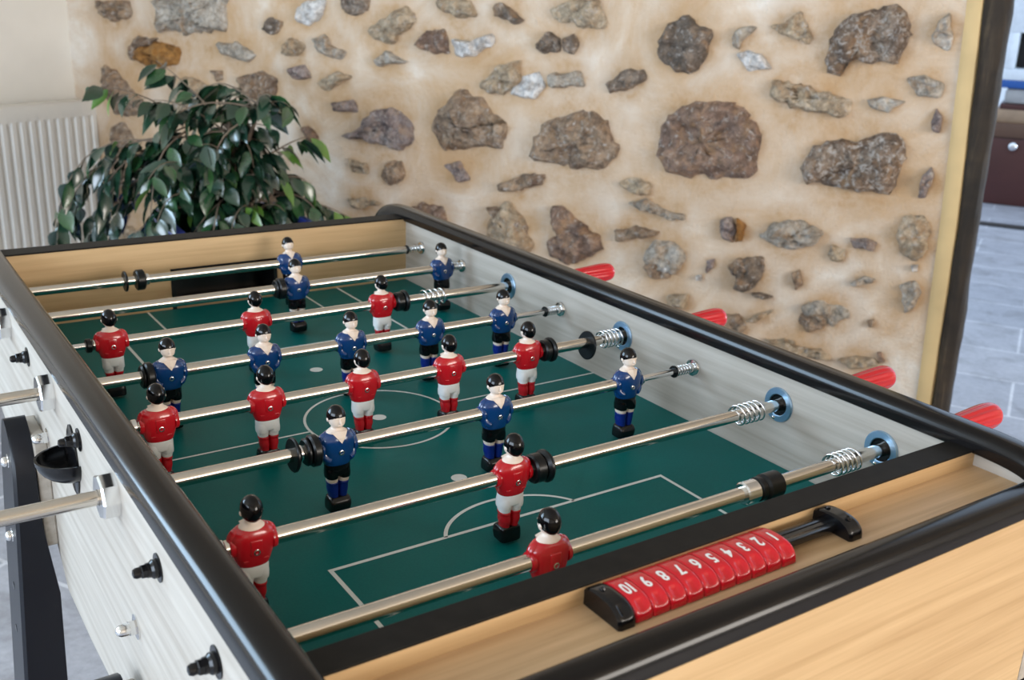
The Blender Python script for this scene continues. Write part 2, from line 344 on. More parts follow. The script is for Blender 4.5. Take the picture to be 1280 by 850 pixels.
STONES = [
 ('b', C1((325,0),(460,0),(460,60),(400,80),(340,40))), ('g', C1((535,-20),(800,-20),(802,110),(680,117),(540,110))),
 ('b', C1((440,175),(475,120),(560,130),(500,180),(455,215))), ('o', C1((450,200),(500,150),(560,135),(640,170),(630,215),(570,237),(490,222))),
 ('g', C1((735,145),(830,140),(890,190),(860,215),(760,180))), ('d', C1((905,100),(930,55),(980,70),(970,115),(925,118))),
 ('w', C1((1020,20),(1060,-5),(1130,-5),(1110,60),(1060,100),(1020,70))), ('t', C1((965,180),(1000,120),(1055,150),(1040,190),(990,196))),
 ('g', C1((1070,130),(1120,115),(1150,160),(1200,180),(1180,210),(1110,190))), ('p', C1((980,240),(1050,215),(1080,270),(1010,275))),
 ('t', C1((1080,290),(1160,240),(1220,260),(1130,312))), ('b', C1((820,260),(900,235),(960,270),(950,330),(900,352),(830,330))),
 ('r', C1((1025,440),(1060,425),(1100,470),(1060,498))), ('b', C1((352,320),(352,200),(420,255),(510,370),(505,400),(390,400))),
 ('b', C1((380,410),(440,410),(470,520),(450,700),(420,860),(400,700))), ('b', C1((735,240),(770,240),(775,275),(750,280))),
 ('t', C1((590,330),(650,250),(740,290),(700,350),(600,430))), ('b', C1((600,520),(700,540),(760,700),(700,800),(600,760))),
 ('t', C1((800,560),(900,600),(920,780),(830,820))),
 ('d', C2((70,-10),(180,-10),(175,40),(120,58),(75,30))), ('t', C2((385,-5),(520,-5),(550,60),(470,62),(400,30))),
 ('d', C2((590,20),(620,0),(660,30),(710,75),(680,88),(600,55))), ('t', C2((780,30),(860,-5),(970,-5),(995,100),(900,95),(790,65))),
 ('t', C2((170,90),(300,10),(350,60),(240,165),(180,140))), ('r', C2((320,150),(370,95),(440,100),(450,190),(380,185))),
 ('w', C2((450,130),(520,140),(600,115),(612,150),(530,195),(460,200))), ('d', C2((735,150),(780,105),(825,125),(830,180),(760,190))),
 ('d', C2((832,130),(870,112),(890,150),(870,192),(835,178))),
 ('g', C2((180,210),(230,170),(310,215),(200,232))), ('t', C2((540,290),(620,215),(700,195),(700,270),(640,330),(590,325))),
 ('w', C2((650,325),(690,262),(760,240),(775,290),(745,345))), ('g', C2((775,250),(900,240),(915,300),(780,302))),
 ('d', C2((975,290),(1040,235),(1120,235),(1130,270),(1060,310),(980,327))),
 ('p', C2((40,350),(120,340),(135,385),(50,382))), ('p', C2((70,470),(130,430),(200,360),(240,365),(310,400),(345,480),(290,520),(160,490))),
 ('b', C2((380,470),(375,410),(480,290),(560,330),(660,430),(640,510),(500,515),(420,528))),
 ('b', C2((700,530),(770,400),(900,362),(1000,400),(1047,520),(980,592),(830,572),(730,556))),
 ('p', C2((420,560),(480,550),(520,620),(480,632))), ('b', C2((205,600),(230,550),(285,545),(290,620),(240,642))),
 ('t', C2((100,540),(170,560),(170,602),(110,590))), ('b', C2((600,630),(700,595),(780,590),(770,630),(690,657),(610,657))),
 ('t', C2((95,680),(180,675),(220,700),(120,717))), ('t', C2((570,760),(640,680),(700,740),(750,850),(700,900),(580,850))),
 ('r', C6((275,20),(330,10),(400,80),(480,140),(500,200),(420,240),(330,222),(290,120))),
 ('t', C2((1020,620),(1080,600),(1145,625),(1140,670),(1060,660))), ('g', C2((1050,690),(1130,680),(1234,740),(1225,757),(1100,712))),
 ('d', C3((190,150),(230,80),(290,40),(340,70),(400,100),(380,190),(330,265),(270,265),(200,205))),
 ('w', C3((470,180),(510,165),(570,190),(600,240),(510,247))), ('g', C3((450,130),(470,100),(540,80),(545,95),(490,140),(480,175),(455,160))),
 ('t', C3((580,90),(640,70),(690,30),(745,130),(720,157),(640,130))),
 ('s', C3((760,180),(780,110),(880,40),(960,5),(1060,20),(1080,130),(1040,220),(950,220),(860,212),(820,275),(765,270))),
 ('g', C3((1130,130),(1170,60),(1200,30),(1215,130),(1200,185),(1140,150))), ('t', C3((565,320),(590,260),(700,290),(880,350),(860,407),(700,380),(590,350))),
 ('g', C3((905,345),(980,330),(1060,345),(990,387),(920,370))), ('g', C3((1040,270),(1100,250),(1190,290),(1170,342),(1090,332))),
 ('p', C3((1130,420),(1155,365),(1177,400),(1165,462),(1140,455))),
 ('r', C3((190,540),(188,480),(250,350),(340,335),(430,345),(520,360),(585,510),(540,600),(500,630),(280,610),(210,590))),
 ('s', C3((670,630),(690,530),(780,470),(900,480),(1030,430),(1060,520),(1030,660),(960,682),(830,652))),
 ('p', C3((1085,682),(1100,600),(1140,565),(1152,600),(1110,687))),
 ('p', C5((255,100),(310,92),(330,150),(310,205),(262,180))), ('o', C5((322,95),(362,130),(350,200),(318,206),(332,150))),
 ('g', C5((395,180),(470,115),(590,110),(690,160),(650,215),(560,245),(430,205))),
 ('t', C5((680,250),(700,205),(770,230),(750,280),(700,280))), ('p', C5((770,180),(850,185),(890,205),(870,240),(780,225))),
 ('t', C5((950,170),(990,85),(1080,80),(1105,150),(1090,250),(1040,285),(980,250))), ('w', C5((1020,290),(1050,288),(1048,318),(1025,320))),
 ('g', C5((970,365),(1040,350),(1068,400),(1040,470),(990,495),(985,430))),
 ('d', C5((300,300),(350,255),(430,250),(445,320),(400,385),(340,410),(305,395),(335,340))),
 ('d', C5((380,400),(420,398),(480,418),(440,430),(395,415))), ('b', C5((540,320),(580,300),(590,370),(560,400),(545,360))),
 ('t', C5((355,515),(400,490),(475,465),(470,480),(400,522))), ('g', C5((575,455),(650,430),(780,470),(790,500),(730,520),(710,550),(640,510),(585,490))),
 ('g', C5((770,365),(830,335),(885,345),(870,365),(790,385))), ('p', C5((205,270),(240,260),(235,300),(205,325))),
 ('t', C5((450,600),(500,575),(580,620),(700,640),(715,680),(640,670),(500,640))), ('t', C5((715,670),(780,655),(880,660),(900,690),(780,715))),
 ('b', C5((840,515),(875,510),(875,540),(850,545))), ('w', C5((165,330),(190,325),(190,355),(165,355))),
 ('g', C5((10,60),(60,75),(130,85),(125,110),(60,105))), ('b', C5((-60,290),(-20,270),(60,250),(100,290),(60,350),(-10,350))),
 ('w', C5((30,255),(70,250),(75,310),(40,325))), ('b', C6((520,110),(620,100),(720,120),(700,140),(600,155),(530,170))),
 ('t', C6((730,370),(830,360),(820,430),(740,422))), ('t', C6((1110,545),(1240,550),(1250,600),(1130,590))),
 ('b', C6((20,20),(120,30),(200,110),(190,170),(100,120))), ('r', C5((880,640),(900,640),(920,680),(890,690))),
]
# plaster skin
def plast(a, z):
    q = Vector((a, z, 3.3))
    return 0.016 * noise.noise(q * 2.1) + 0.007 * noise.noise(q * 7) + 0.003 * noise.noise(q * 22)
rng = random.Random(5)
# stones the table hides, so that the wall goes on below the survey
aR = ln
bm = bmesh.new()
stain = []
def stone(bm, key, pts2, depth, seed):
    mi = SM[key][0]
    n = 44
    cx = sum(p[0] for p in pts2) / len(pts2); cz = sum(p[1] for p in pts2) / len(pts2)
    # resample the outline evenly and roughen it
    loop = pts2 + [pts2[0]]; segs = []; tot = 0
    for a, b in zip(loop, loop[1:]):
        l = math.hypot(b[0] - a[0], b[1] - a[1]); segs.append((tot, l, a, b)); tot += l
    out = []
    for i in range(n):
        s = tot * i / n
        for s0, l, a, b in segs:
            if s0 <= s <= s0 + l + 1e-9:
                k = (s - s0) / max(l, 1e-6); out.append((a[0] + (b[0] - a[0]) * k, a[1] + (b[1] - a[1]) * k)); break
    out = [tuple((out[i - 1][j] + 2 * out[i][j] + out[(i + 1) % n][j]) / 4 for j in (0, 1)) for i in range(n)]
    size = tot / 6.28
    rings = []
    K = 9
    for k in range(K):
        r = 1.0 - k / K
        ring = []
        for (a, z) in out:
            nx = (noise.noise(Vector((a * 34, z * 34, seed))) * 0.13 + noise.noise(Vector((a * 80, z * 80, seed))) * 0.06) * size
            aa = cx + (a - cx) * r + nx * (0.3 + 0.7 * r); zz = cz + (z - cz) * r + (noise.noise(Vector((a * 34 + 9, z * 34, seed))) * 0.13 + noise.noise(Vector((a * 80 + 5, z * 80, seed))) * 0.06) * size * (0.3 + 0.7 * r)
            q = Vector((aa * 16, zz * 16, seed * 3.1))
            h = depth * (1 - r ** 5) + depth * 1.1 * (noise.noise(q) + 0.6 * noise.noise(q * 2.6) + 0.35 * noise.noise(q * 6)) * (1 - r ** 6)
            if k == 0: h = -0.03
            elif k == 1: h = max(h, 0.003)
            ring.append(rp(aa, plast(aa, zz) + (max(h, 0.004 if k > 1 else 0.001) if k else h), zz))
        rings.append(ring)
    vs = [[bm.verts.new(p) for p in r] for r in rings]
    fs = []
    for A, B in zip(vs, vs[1:]):
        for i in range(n): fs.append(bm.faces.new((A[i], A[(i + 1) % n], B[(i + 1) % n], B[i])))
    h = depth * (1 + 0.6 * noise.noise(Vector((cx * 16, cz * 16, seed * 3.1))))
    c_ = bm.verts.new(rp(cx, h + plast(cx, cz), cz))
    for i in range(n): fs.append(bm.faces.new((vs[-1][i], vs[-1][(i + 1) % n], c_)))
    for f in fs: f.material_index = mi; f.smooth = True
    stain.append((cx, cz, size))

for i, (k, pl) in enumerate(STONES):
    p2 = [wallpt(x, y) for x, y in pl]
    p2 = [(max(0.02, a), z) for a, z in p2]
    sz = sum(math.hypot(p2[j][0] - p2[j - 1][0], p2[j][1] - p2[j - 1][1]) for j in range(len(p2)))
    stone(bm, k, p2, min(0.045, 0.016 + sz * 0.022), i * 1.37)
# the courses above and below
keys = 'dbgtbtpgrs'
for zc0, zc1, cnt in ((0.08, 0.62, 34), (1.68, 2.42, 44)):
    placed = []
    for j in range(cnt * 6):
        if len(placed) >= cnt: break
        a = rng.uniform(0.15, aR - 0.35); z = rng.uniform(zc0, zc1); r = rng.uniform(0.05, 0.13)
        if any(math.hypot(a - b, z - y) < r + q + 0.03 for b, y, q in placed): continue
        placed.append((a, z, r))
        m_ = rng.randint(6, 8); ph = rng.random() * 6
        p2 = [(a + r * rng.uniform(0.75, 1.1) * math.cos(ph + 2 * PI * q / m_), z + 0.7 * r * rng.uniform(0.75, 1.1) * math.sin(ph + 2 * PI * q / m_)) for q in range(m_)]
        stone(bm, rng.choice(keys), p2, 0.025, 50 + j)
eU = [wallpt(1211, 0), wallpt(1177, 280), wallpt(1147, 500)]
def edge_a(z, E_):
    if z >= E_[1][1]:
        (a1, z1), (a0, z0) = E_[0], E_[1]
    else:
        (a1, z1), (a0, z0) = E_[1], E_[2]
    return a0 + (a1 - a0) * (z - z0) / (z1 - z0)
NA, NZ = 170, 120
lay = bm.verts.layers.float.new('stain')
grid = []
for i in range(NA + 1):
    row = []
    for j in range(NZ + 1):
        z = H_ROOM * j / NZ; ae = edge_a(z, eU) + 0.01
        a = ae * i / NA
        vtx = bm.verts.new(rp(a, plast(a, z), z))
        s = 0
        for (cx, cz, sz) in stain:
            d = math.hypot(a - cx, (z - cz) * 1.1)
            if d < sz * 2.2: s = max(s, 1.0 - max(0, (d - sz * 0.9) / (sz * 1.3)))
        vtx[lay] = s; row.append(vtx)
    grid.append(row)
for i in range(NA):
    for j in range(NZ):
        f = bm.faces.new((grid[i][j], grid[i + 1][j], grid[i + 1][j + 1], grid[i][j + 1])); f.smooth = True
# solid body of the wall behind its face, and the wall beyond and above the doorway
def rbox(bm, a0, a1, b0, b1, z0, z1, bev=0.0, mi=0): return box(bm, a0, a1, b0, b1, z0, z1, bev, M=RM, mi=mi)
rbox(bm, -0.3, aR - 0.03, -0.45, -0.025, 0, H_ROOM)
me_mats = [M_lime] + [SM[k][1] for k in 'drbwgotps']
o = link('wall_right', bm, me_mats, smooth=False); tag(o, kind='structure')
DOOR1 = aR + 1.75
bm = bmesh.new()
rbox(bm, DOOR1, LEN + 0.3, -0.45, 0, 0, H_ROOM); rbox(bm, aR - 0.03, DOOR1, -0.45, 0, 2.3, H_ROOM)
o = link('wall_side', bm, M_lime, smooth=False); tag(o, kind='structure')

# smooth ochre band beside the opening
M_ochre = plain('ochre_render', (0.66, 0.475, 0.235), 0.8, vscale=6, var=0.10, bump=0.1)
eL = [wallpt(1232, 0), wallpt(1199, 280), wallpt(1166, 500)]
eR = [wallpt(1266, 0), wallpt(1223, 280), wallpt(1188, 500)]
bm = bmesh.new(); rings = []
for j in range(41):
    z = H_ROOM * j / 40; a0 = edge_a(z, eU) - 0.004; a1 = edge_a(z, eL)
    w = 0.004 * noise.noise(Vector((0, 0, z * 7)))
    rings.append([rp(a0, 0.004, z), rp(a0 + 0.012, 0.013, z), rp(a1 - 0.006, 0.014 + w, z), rp(a1 + w, 0.006, z), rp(a1 + w, -0.12, z), rp(a0, -0.12, z)])
loft(bm, rings); o = link('trim_1', bm, M_ochre, auto=40); tag(o, kind='structure')

# old dark timber post of the opening
t = NT('old_timber'); v = t.coords((14, 14, 1.3)); n1 = t.noise(v, 1.5, 8, 0.7, 0.6)
v2 = t.coords((5, 5, 9)); n2 = t.noise(v2, 2, 4, 0.6, 0.3)
c = t.ramp(n1, [(0.30, (0.010, 0.007, 0.005)), (0.55, (0.035, 0.025, 0.017)), (0.75, (0.12, 0.09, 0.06))])
c = t.mix(0.6, c, t.ramp(n2, [(0.35, (0.35, 0.33, 0.3)), (0.7, (1.3, 1.2, 1.0))]), 'MULTIPLY')
t.base(c); t.b.inputs['Roughness'].default_value = 0.8; t.bump(n1, 0.8, 0.012); M_timber = t.m
bm = bmesh.new(); rings = []
for j in range(61):
    z = 2.3 * j / 60; a0 = edge_a(z, eL); a1 = edge_a(z, eR)
    w = lambda k: 0.005 * noise.noise(Vector((k * 7.7, 1.5, z * 6))) + 0.003 * noise.noise(Vector((k * 3.3, 4.5, z * 19)))
    c0 = [(a0 + w(1), -0.10), (a0 + w(1), 0.012 + w(2)), (a0 + 0.012, 0.022 + w(3)), ((a0 + a1) / 2, 0.024 + w(4)), (a1 - 0.01, 0.02 + w(5)), (a1 + w(6), 0.010), (a1 + w(6), -0.10)]
    rings.append([rp(a, b, z) for a, b in c0])
loft(bm, rings); o = link('trim_3', bm, M_timber, auto=50); tag(o, kind='structure')

# ------------------------------------------------------------------ next room seen through the opening
M_nextwall = plain('next_wall_paint', (0.74, 0.77, 0.80), 0.7, vscale=3, var=0.03)
NB = -8.7
bm = bmesh.new(); rbox(bm, -1.0, LEN + 2.5, NB - 0.1, NB, 0, 2.6); o = link('wall_far', bm, M_nextwall, smooth=False); tag(o, kind='structure')
bm = bmesh.new(); rbox(bm, LEN + 2.4, LEN + 2.5, NB, 0, 0, 2.6); o = link('wall_next', bm, M_nextwall, smooth=False); tag(o, kind='structure')

# radiator
M_rad = plain('radiator_enamel', (0.80, 0.78, 0.73), 0.35, vscale=4, var=0.02)
def on_a(x, y, a):                       # point at depth a in front of the white wall (plane E1 = a)
    return on_plane(x, y, Lc + E1 * a, E1)
pr = on_a(137, 123, 0.11); rb1 = (pr - Lc).dot(E2); zt = pr.z
rad = empty('radiator', rp(0.06, rb1 + 0.7, 0.12), 'cream ribbed panel radiator on the white wall beside the plant', 'radiator')
z0 = 0.14; RW = 1.6
bm = bmesh.new()
# corrugated front sheet
prof = []
pitch = 0.0417; nb = int(RW / pitch)
for i in range(nb):
    b0 = rb1 + 0.018 + i * pitch
    for k, dpt in ((0.0, 0.0), (0.22, 0.0), (0.36, 0.011), (0.78, 0.011), (0.92, 0.0)): prof.append((b0 + k * pitch, dpt))
prof = [(rb1, -0.02), (rb1 + 0.003, 0.0)] + prof + [(rb1 + RW, 0.0), (rb1 + RW + 0.003, -0.02)]
lv = [(z0, 0), (z0 + 0.035, 0), (z0 + 0.06, 1), (zt - 0.085, 1), (zt - 0.06, 0), (zt - 0.008, 0), (zt, -0.6)]
rows = []
for z, k in lv:
    rows.append([bm.verts.new(rp(0.11 + (0.011 if k < 0 else 0.0) * 0 + (-(0.011 - d) if k == 1 else 0) + (-0.006 if k < 0 else 0) if d >= 0 else 0.085, b, z)) for b, d in prof])
for A, B in zip(rows, rows[1:]):
    for i in range(len(A) - 1): bm.faces.new((A[i], A[i + 1], B[i + 1], B[i]))
link('front_panel', bm, M_rad, rad, auto=40)
bm = bmesh.new(); rbox(bm, 0.035, 0.05, rb1, rb1 + RW, z0, zt - 0.004, 0.003); link('back_panel', bm, M_rad, rad, auto=40)
bm = bmesh.new(); rbox(bm, 0.05, 0.108, rb1 + 0.002, rb1 + RW, zt - 0.012, zt + 0.002, 0.004)
link('top_grille', bm, M_rad, rad, auto=40)
bm = bmesh.new(); rbox(bm, 0.04, 0.109, rb1 - 0.006, rb1 + 0.006, z0, zt - 0.002, 0.004)
link('side_panel', bm, M_rad, rad, auto=40)
for k in (0.25, RW - 0.25):
    bm = bmesh.new(); rbox(bm, 0.0, 0.04, rb1 + k - 0.02, rb1 + k + 0.02, z0 + 0.1, zt - 0.1, 0.002); link('bracket', bm, M_rad, rad, auto=40)
bm = bmesh.new(); tube(bm, [rp(0.08, rb1 + 0.05, z0 + 0.01), rp(0.08, rb1 + 0.05, 0.0)], 0.009); link('pipe', bm, M_rad, rad)
bm = bmesh.new(); tube(bm, [rp(0.08, rb1 + RW - 0.05, z0 + 0.01), rp(0.08, rb1 + RW - 0.05, 0.0)], 0.009); link('pipe', bm, M_rad, rad)

# ------------------------------------------------------------------ the potted fig
M_leaf = []
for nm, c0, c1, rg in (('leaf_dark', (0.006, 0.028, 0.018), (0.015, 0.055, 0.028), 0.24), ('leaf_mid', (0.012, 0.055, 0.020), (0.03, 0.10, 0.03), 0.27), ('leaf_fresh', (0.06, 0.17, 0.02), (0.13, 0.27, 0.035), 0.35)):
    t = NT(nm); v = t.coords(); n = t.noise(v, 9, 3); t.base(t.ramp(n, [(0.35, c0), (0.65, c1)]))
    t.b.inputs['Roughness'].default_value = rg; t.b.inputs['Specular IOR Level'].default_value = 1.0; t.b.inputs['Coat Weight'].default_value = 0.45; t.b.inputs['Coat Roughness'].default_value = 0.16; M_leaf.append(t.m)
M_bark = plain('fig_bark', (0.17, 0.125, 0.09), 0.8, vscale=50, var=0.3, bump=0.3)
M_pot = plain('blue_planter_plastic', (0.03, 0.05, 0.30), 0.35, vscale=6, var=0.1)
M_dash = plain('pale_blue_inlay', (0.45, 0.50, 0.85), 0.4)
M_soil = plain('potting_soil', (0.03, 0.02, 0.014), 0.95, vscale=60, var=0.5, bump=0.6)
azp = math.radians(34.3 - 15.6); PD = 3.22
PB = CAM + Vector((math.sin(azp), math.cos(azp), 0)) * PD; PB.z = 0
camr = Vector((math.cos(math.radians(34.3 - 15.6)), -math.sin(math.radians(34.3 - 15.6)), 0)); camf = Vector((math.sin(azp), math.cos(azp), 0))
plant = empty('potted_fig', PB, 'tall leafy weeping fig in a blue planter between radiator and stone wall', 'potted plant')
PW, PZ = 0.205, 0.665
# planter turned roughly with the table
bm = bmesh.new()
pa = Matrix.Translation(PB) @ Matrix.Rotation(math.radians(-4), 4, 'Z')
def sq(h, z, m=7):
    out = []
    r = h * 0.12
    for cx_, cy_, a0 in ((1, 1, 0), (-1, 1, 90), (-1, -1, 180), (1, -1, 270)):
        for k in range(m): 
            a = math.radians(a0 + 90 * k / (m - 1)); out.append(pa @ Vector((cx_ * (h - r) + r * math.cos(a), cy_ * (h - r) + r * math.sin(a), z)))
    return out
loft(bm, [sq(0.15, 0.0), sq(0.152, 0.01), sq(0.185, PZ - 0.06), sq(0.19, PZ - 0.05), sq(PW, PZ - 0.05), sq(PW + 0.003, PZ - 0.004), sq(PW - 0.002, PZ), sq(PW - 0.02, PZ), sq(PW - 0.03, PZ - 0.05)], cap=True)
pot = link('planter', bm, M_pot, plant, auto=40)
bm = bmesh.new()
for s in range(4):
    R4 = pa @ Matrix.Rotation(PI / 2 * s, 4, 'Z')
    for k in range(9):
        xk = -PW * 0.86 + k * PW * 1.72 / 8
        box(bm, xk - 0.013, xk + 0.013, -PW - 0.0055, -PW + 0.001, PZ - 0.022, PZ - 0.010, 0.002, M=R4)
link('rim_inlay', bm, M_dash, pot, auto=40)
bm = bmesh.new(); loft(bm, [sq(0.17, PZ - 0.07), sq(0.172, PZ - 0.045)]); link('soil', bm, M_soil, plant)

rg = random.Random(11)
branches = []
def arc(p, d, L, droop, n=9):
    pts = [p.copy()]; d = d.normalized()
    for i in range(n):
        d = (d + Vector((rg.uniform(-.10, .10), rg.uniform(-.10, .10), -droop * (i + 1) / n))).normalized()
        p = p + d * L / n; pts.append(p.copy())
    return pts
bm = bmesh.new(); trunks = []
for off, top, r0 in ((-0.05, Vector((0.02, 0.02, 0.98)), 0.014), (0.03, Vector((0.07, -0.03, 1.04)), 0.012), (-0.01, Vector((-0.13, 0.0, 0.95)), 0.011), (0.09, Vector((0.12, 0.05, 0.86)), 0.008)):
    pts = []
    for k in range(9):
        s = k / 8; z = PZ - 0.05 + (top.z - PZ + 0.05) * s
        base_ = PB + camr * (off * (1 - s) + top.x * s) + camf * (top.y * s) + camr * 0.02 * math.sin(s * 7 + off * 40)
        pts.append(Vector((base_.x, base_.y, z)))
    tube(bm, pts, [r0 * (1 - 0.6 * k / 8) for k in range(9)], 8); trunks.append(pts)
link('trunk', bm, M_bark, plant)
bm = bmesh.new(); twigs = []
for ti, pts in enumerate(trunks):
    nbm = (32, 30, 28, 12)[ti]
    for q in range(nbm):
        s = rg.uniform(0.05, 1.0); k = min(7, int(s * 8)); p = pts[k].lerp(pts[k + 1], s * 8 - k)
        ang = rg.uniform(0, 2 * PI); d = camr * math.cos(ang) + camf * math.sin(ang) * 0.8 + Vector((0, 0, rg.uniform(-0.3, 1.1)))
        left = d.dot(camr) < 0
        L = rg.uniform(0.12, 0.36) * (0.95 if left else 0.50)
        tw = arc(p, d, L, rg.uniform(0.05, 0.6)); tube(bm, tw, [0.0035 * (1 - 0.7 * i / 9) for i in range(10)], 5); twigs.append(tw)
# the long weeping shoots over the radiator and the thin ones to the right
for (dx, dz, L, dr) in ((-0.95, 0.42, 0.62, 0.62), (-0.9, 0.50, 0.56, 0.7), (-1.0, 0.25, 0.60, 0.50), (-0.8, 0.35, 0.5, 0.75), (-1.0, 0.1, 0.55, 0.38), (-0.9, 0.0, 0.48, 0.3), (0.9, 0.0, 0.22, 0.35), (0.85, -0.25, 0.30, 0.05), (0.8, 0.45, 0.18, 0.6), (-0.85, 0.15, 0.45, 0.55)):
    p = trunks[2 if dx < 0 else 3][rg.randint(4, 7)]
    tw = arc(p, camr * dx + camf * rg.uniform(-0.35, 0.2) + Vector((0, 0, dz)), L, dr, 12)
    tube(bm, tw, [0.0035 * (1 - 0.7 * i / 12) for i in range(13)], 5); twigs.append(tw)
link('branch', bm, M_bark, plant)
bm = bmesh.new()
def leaf(bm, p, d, L, W, roll, mi):
    d = d.normalized(); side = d.cross(Vector((0, 0, 1)))
    if side.length < 1e-3: side = Vector((1, 0, 0))
    side.normalize(); up = side.cross(d)
    side, up = side * math.cos(roll) + up * math.sin(roll), up * math.cos(roll) - side * math.sin(roll)
    prof = [(0.0, 0.0), (0.12, 0.45), (0.3, 0.92), (0.5, 1.0), (0.7, 0.75), (0.87, 0.32), (1.0, 0.0)]
    mid = [bm.verts.new(p + d * L * s - up * (L * 0.22 * s * s)) for s, w in prof]
    lf = [bm.verts.new(p + d * L * s - up * (L * 0.22 * s * s) + side * W * w + up * W * 0.28 * w) for s, w in prof[1:-1]]
    rt = [bm.verts.new(p + d * L * s - up * (L * 0.22 * s * s) - side * W * w + up * W * 0.28 * w) for s, w in prof[1:-1]]
    fs = []
    for sd in (lf, rt):
        ch = [mid[0]] + sd + [mid[-1]]
        for i in range(len(prof) - 1):
            a, b, c_, e = mid[i], mid[i + 1], ch[i + 1], ch[i]
            q = [a, b]
            if c_ is not b: q.append(c_)
            if e is not a: q.append(e)
            if len(q) > 2: fs.append(bm.faces.new(q))
    for f in fs: f.material_index = mi; f.smooth = True
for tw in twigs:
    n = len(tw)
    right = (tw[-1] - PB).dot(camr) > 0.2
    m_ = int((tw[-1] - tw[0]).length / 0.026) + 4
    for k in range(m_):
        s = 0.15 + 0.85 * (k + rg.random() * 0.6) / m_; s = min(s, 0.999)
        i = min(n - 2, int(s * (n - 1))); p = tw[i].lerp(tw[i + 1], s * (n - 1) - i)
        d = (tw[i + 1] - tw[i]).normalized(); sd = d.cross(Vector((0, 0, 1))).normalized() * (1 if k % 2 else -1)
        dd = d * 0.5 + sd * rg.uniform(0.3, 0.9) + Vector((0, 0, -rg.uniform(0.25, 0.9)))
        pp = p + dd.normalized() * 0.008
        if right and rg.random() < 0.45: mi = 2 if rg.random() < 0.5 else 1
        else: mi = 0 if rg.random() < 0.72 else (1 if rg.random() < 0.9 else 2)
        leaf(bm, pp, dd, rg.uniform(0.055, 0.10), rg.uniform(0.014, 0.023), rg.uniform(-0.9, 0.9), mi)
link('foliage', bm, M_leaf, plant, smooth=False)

# ------------------------------------------------------------------ furniture in the next room
fr = Matrix.Translation((0, 0, 0))
CH = on_plane(1240, 255, Vector((0, 0, 0)), Vector((0, 0, 1)))
qa, qb = (CH - Lc).dot(E1), (CH - Lc).dot(E2)
def zat(y, x=1255):
    return on_plane(x, y, rp(0, qb + 0.0), E2).z
M_maroon = plain('maroon_lacquer', (0.075, 0.022, 0.018), 0.35, vscale=3, var=0.15)
M_ledge = plain('tan_board', (0.36, 0.24, 0.15), 0.5, vscale=10, var=0.15)
M_greyb = plain('grey_cloth', (0.40, 0.39, 0.38), 0.8, vscale=20, var=0.1)
M_bluep = plain('blue_board', (0.02, 0.10, 0.36), 0.4)
M_whitep = plain('white_lacquer', (0.78, 0.82, 0.86), 0.4)
M_darkin = plain('dark_opening', (0.02, 0.016, 0.014), 0.6)
M_brownb = plain('brown_board', (0.12, 0.06, 0.035), 0.5)
a0 = qa - 0.12; 
def box_r(name, a0, a1, b0, b1, z0, z1, mat, parent=None, bev=0.006):
    bm = bmesh.new(); rbox(bm, a0, a1, b0, b1, z0, z1, bev); return link(name, bm, mat, parent, auto=40)
z1, z2, z3, z4, z5, z6, z7, z8 = (zat(y) for y in (172, 154, 137, 130, 110, 100, 86, 40))
zT = zat(-25)
chest = empty('chest', rp(a0 + 0.8, qb - 0.25, 0), 'low maroon chest with a round silver knob in the next room', 'chest')
body = box_r('body', a0, a0 + 1.7, qb - 0.5, qb, 0.0, z1, M_maroon, chest, 0.012)
box_r('lid', a0 - 0.01, a0 + 1.71, qb - 0.51, qb + 0.01, z1, z2, M_brownb, chest, 0.01)
kp = on_plane(1266, 183, rp(0, qb + 0.02), E2)
bm = bmesh.new(); Mk = Matrix.Translation(kp) @ Vector((0, 0, 1)).rotation_difference(E2).to_matrix().to_4x4()
lathe(bm, [(0.008, -0.02), (0.010, 0.0), (0.028, 0.006), (0.034, 0.018), (0.026, 0.03), (0.008, 0.035)], Mk, 20)
link('knob', bm, M_chrome, body, label='round silver knob')
o = box_r('wooden_box', a0 + 0.03, a0 + 1.5, qb - 0.45, qb - 0.04, z2, z3, M_ledge); tag(o, 'flat tan wooden box lying on the maroon chest in the next room', 'box')
o = box_r('wooden_tray', a0 + 0.05, a0 + 1.5, qb - 0.45, qb - 0.04, z3, z4, M_maroon); tag(o, 'thin dark red tray between tan box and grey blanket', 'tray')
o = box_r('folded_blanket', a0 + 0.07, a0 + 1.45, qb - 0.45, qb - 0.04, z4, z5, M_greyb, bev=0.03); tag(o, 'folded grey blanket stacked above the tan box in the next room', 'blanket')
o = box_r('blue_board', a0 - 0.02, a0 + 1.5, qb - 0.46, qb - 0.03, z5, z6, M_bluep); tag(o, 'flat blue board lying under the white cabinet in the next room', 'board')
cab = empty('white_cabinet', rp(a0 + 0.8, qb - 0.25, z6), 'white open-fronted cabinet standing on the blue board in the next room', 'cabinet')
box_r('bottom_panel', a0, a0 + 1.5, qb - 0.45, qb - 0.03, z6, z7, M_whitep, cab)
pL = wallpt  # noqa
xo = (on_plane(1272, 60, rp(0, qb - 0.03), E2) - Lc).dot(E1)
box_r('side_panel', a0 + 0.03, xo, qb - 0.45, qb - 0.03, z7, z8, M_whitep, cab)
box_r('side_panel', a0 + 1.35, a0 + 1.5, qb - 0.45, qb - 0.03, z7, z8, M_whitep, cab)
box_r('back_panel', xo, a0 + 1.35, qb - 0.45, qb - 0.35, z7, z8, M_darkin, cab)
box_r('top_panel', a0, a0 + 1.5, qb - 0.45, qb - 0.03, z8, zT, M_whitep, cab)
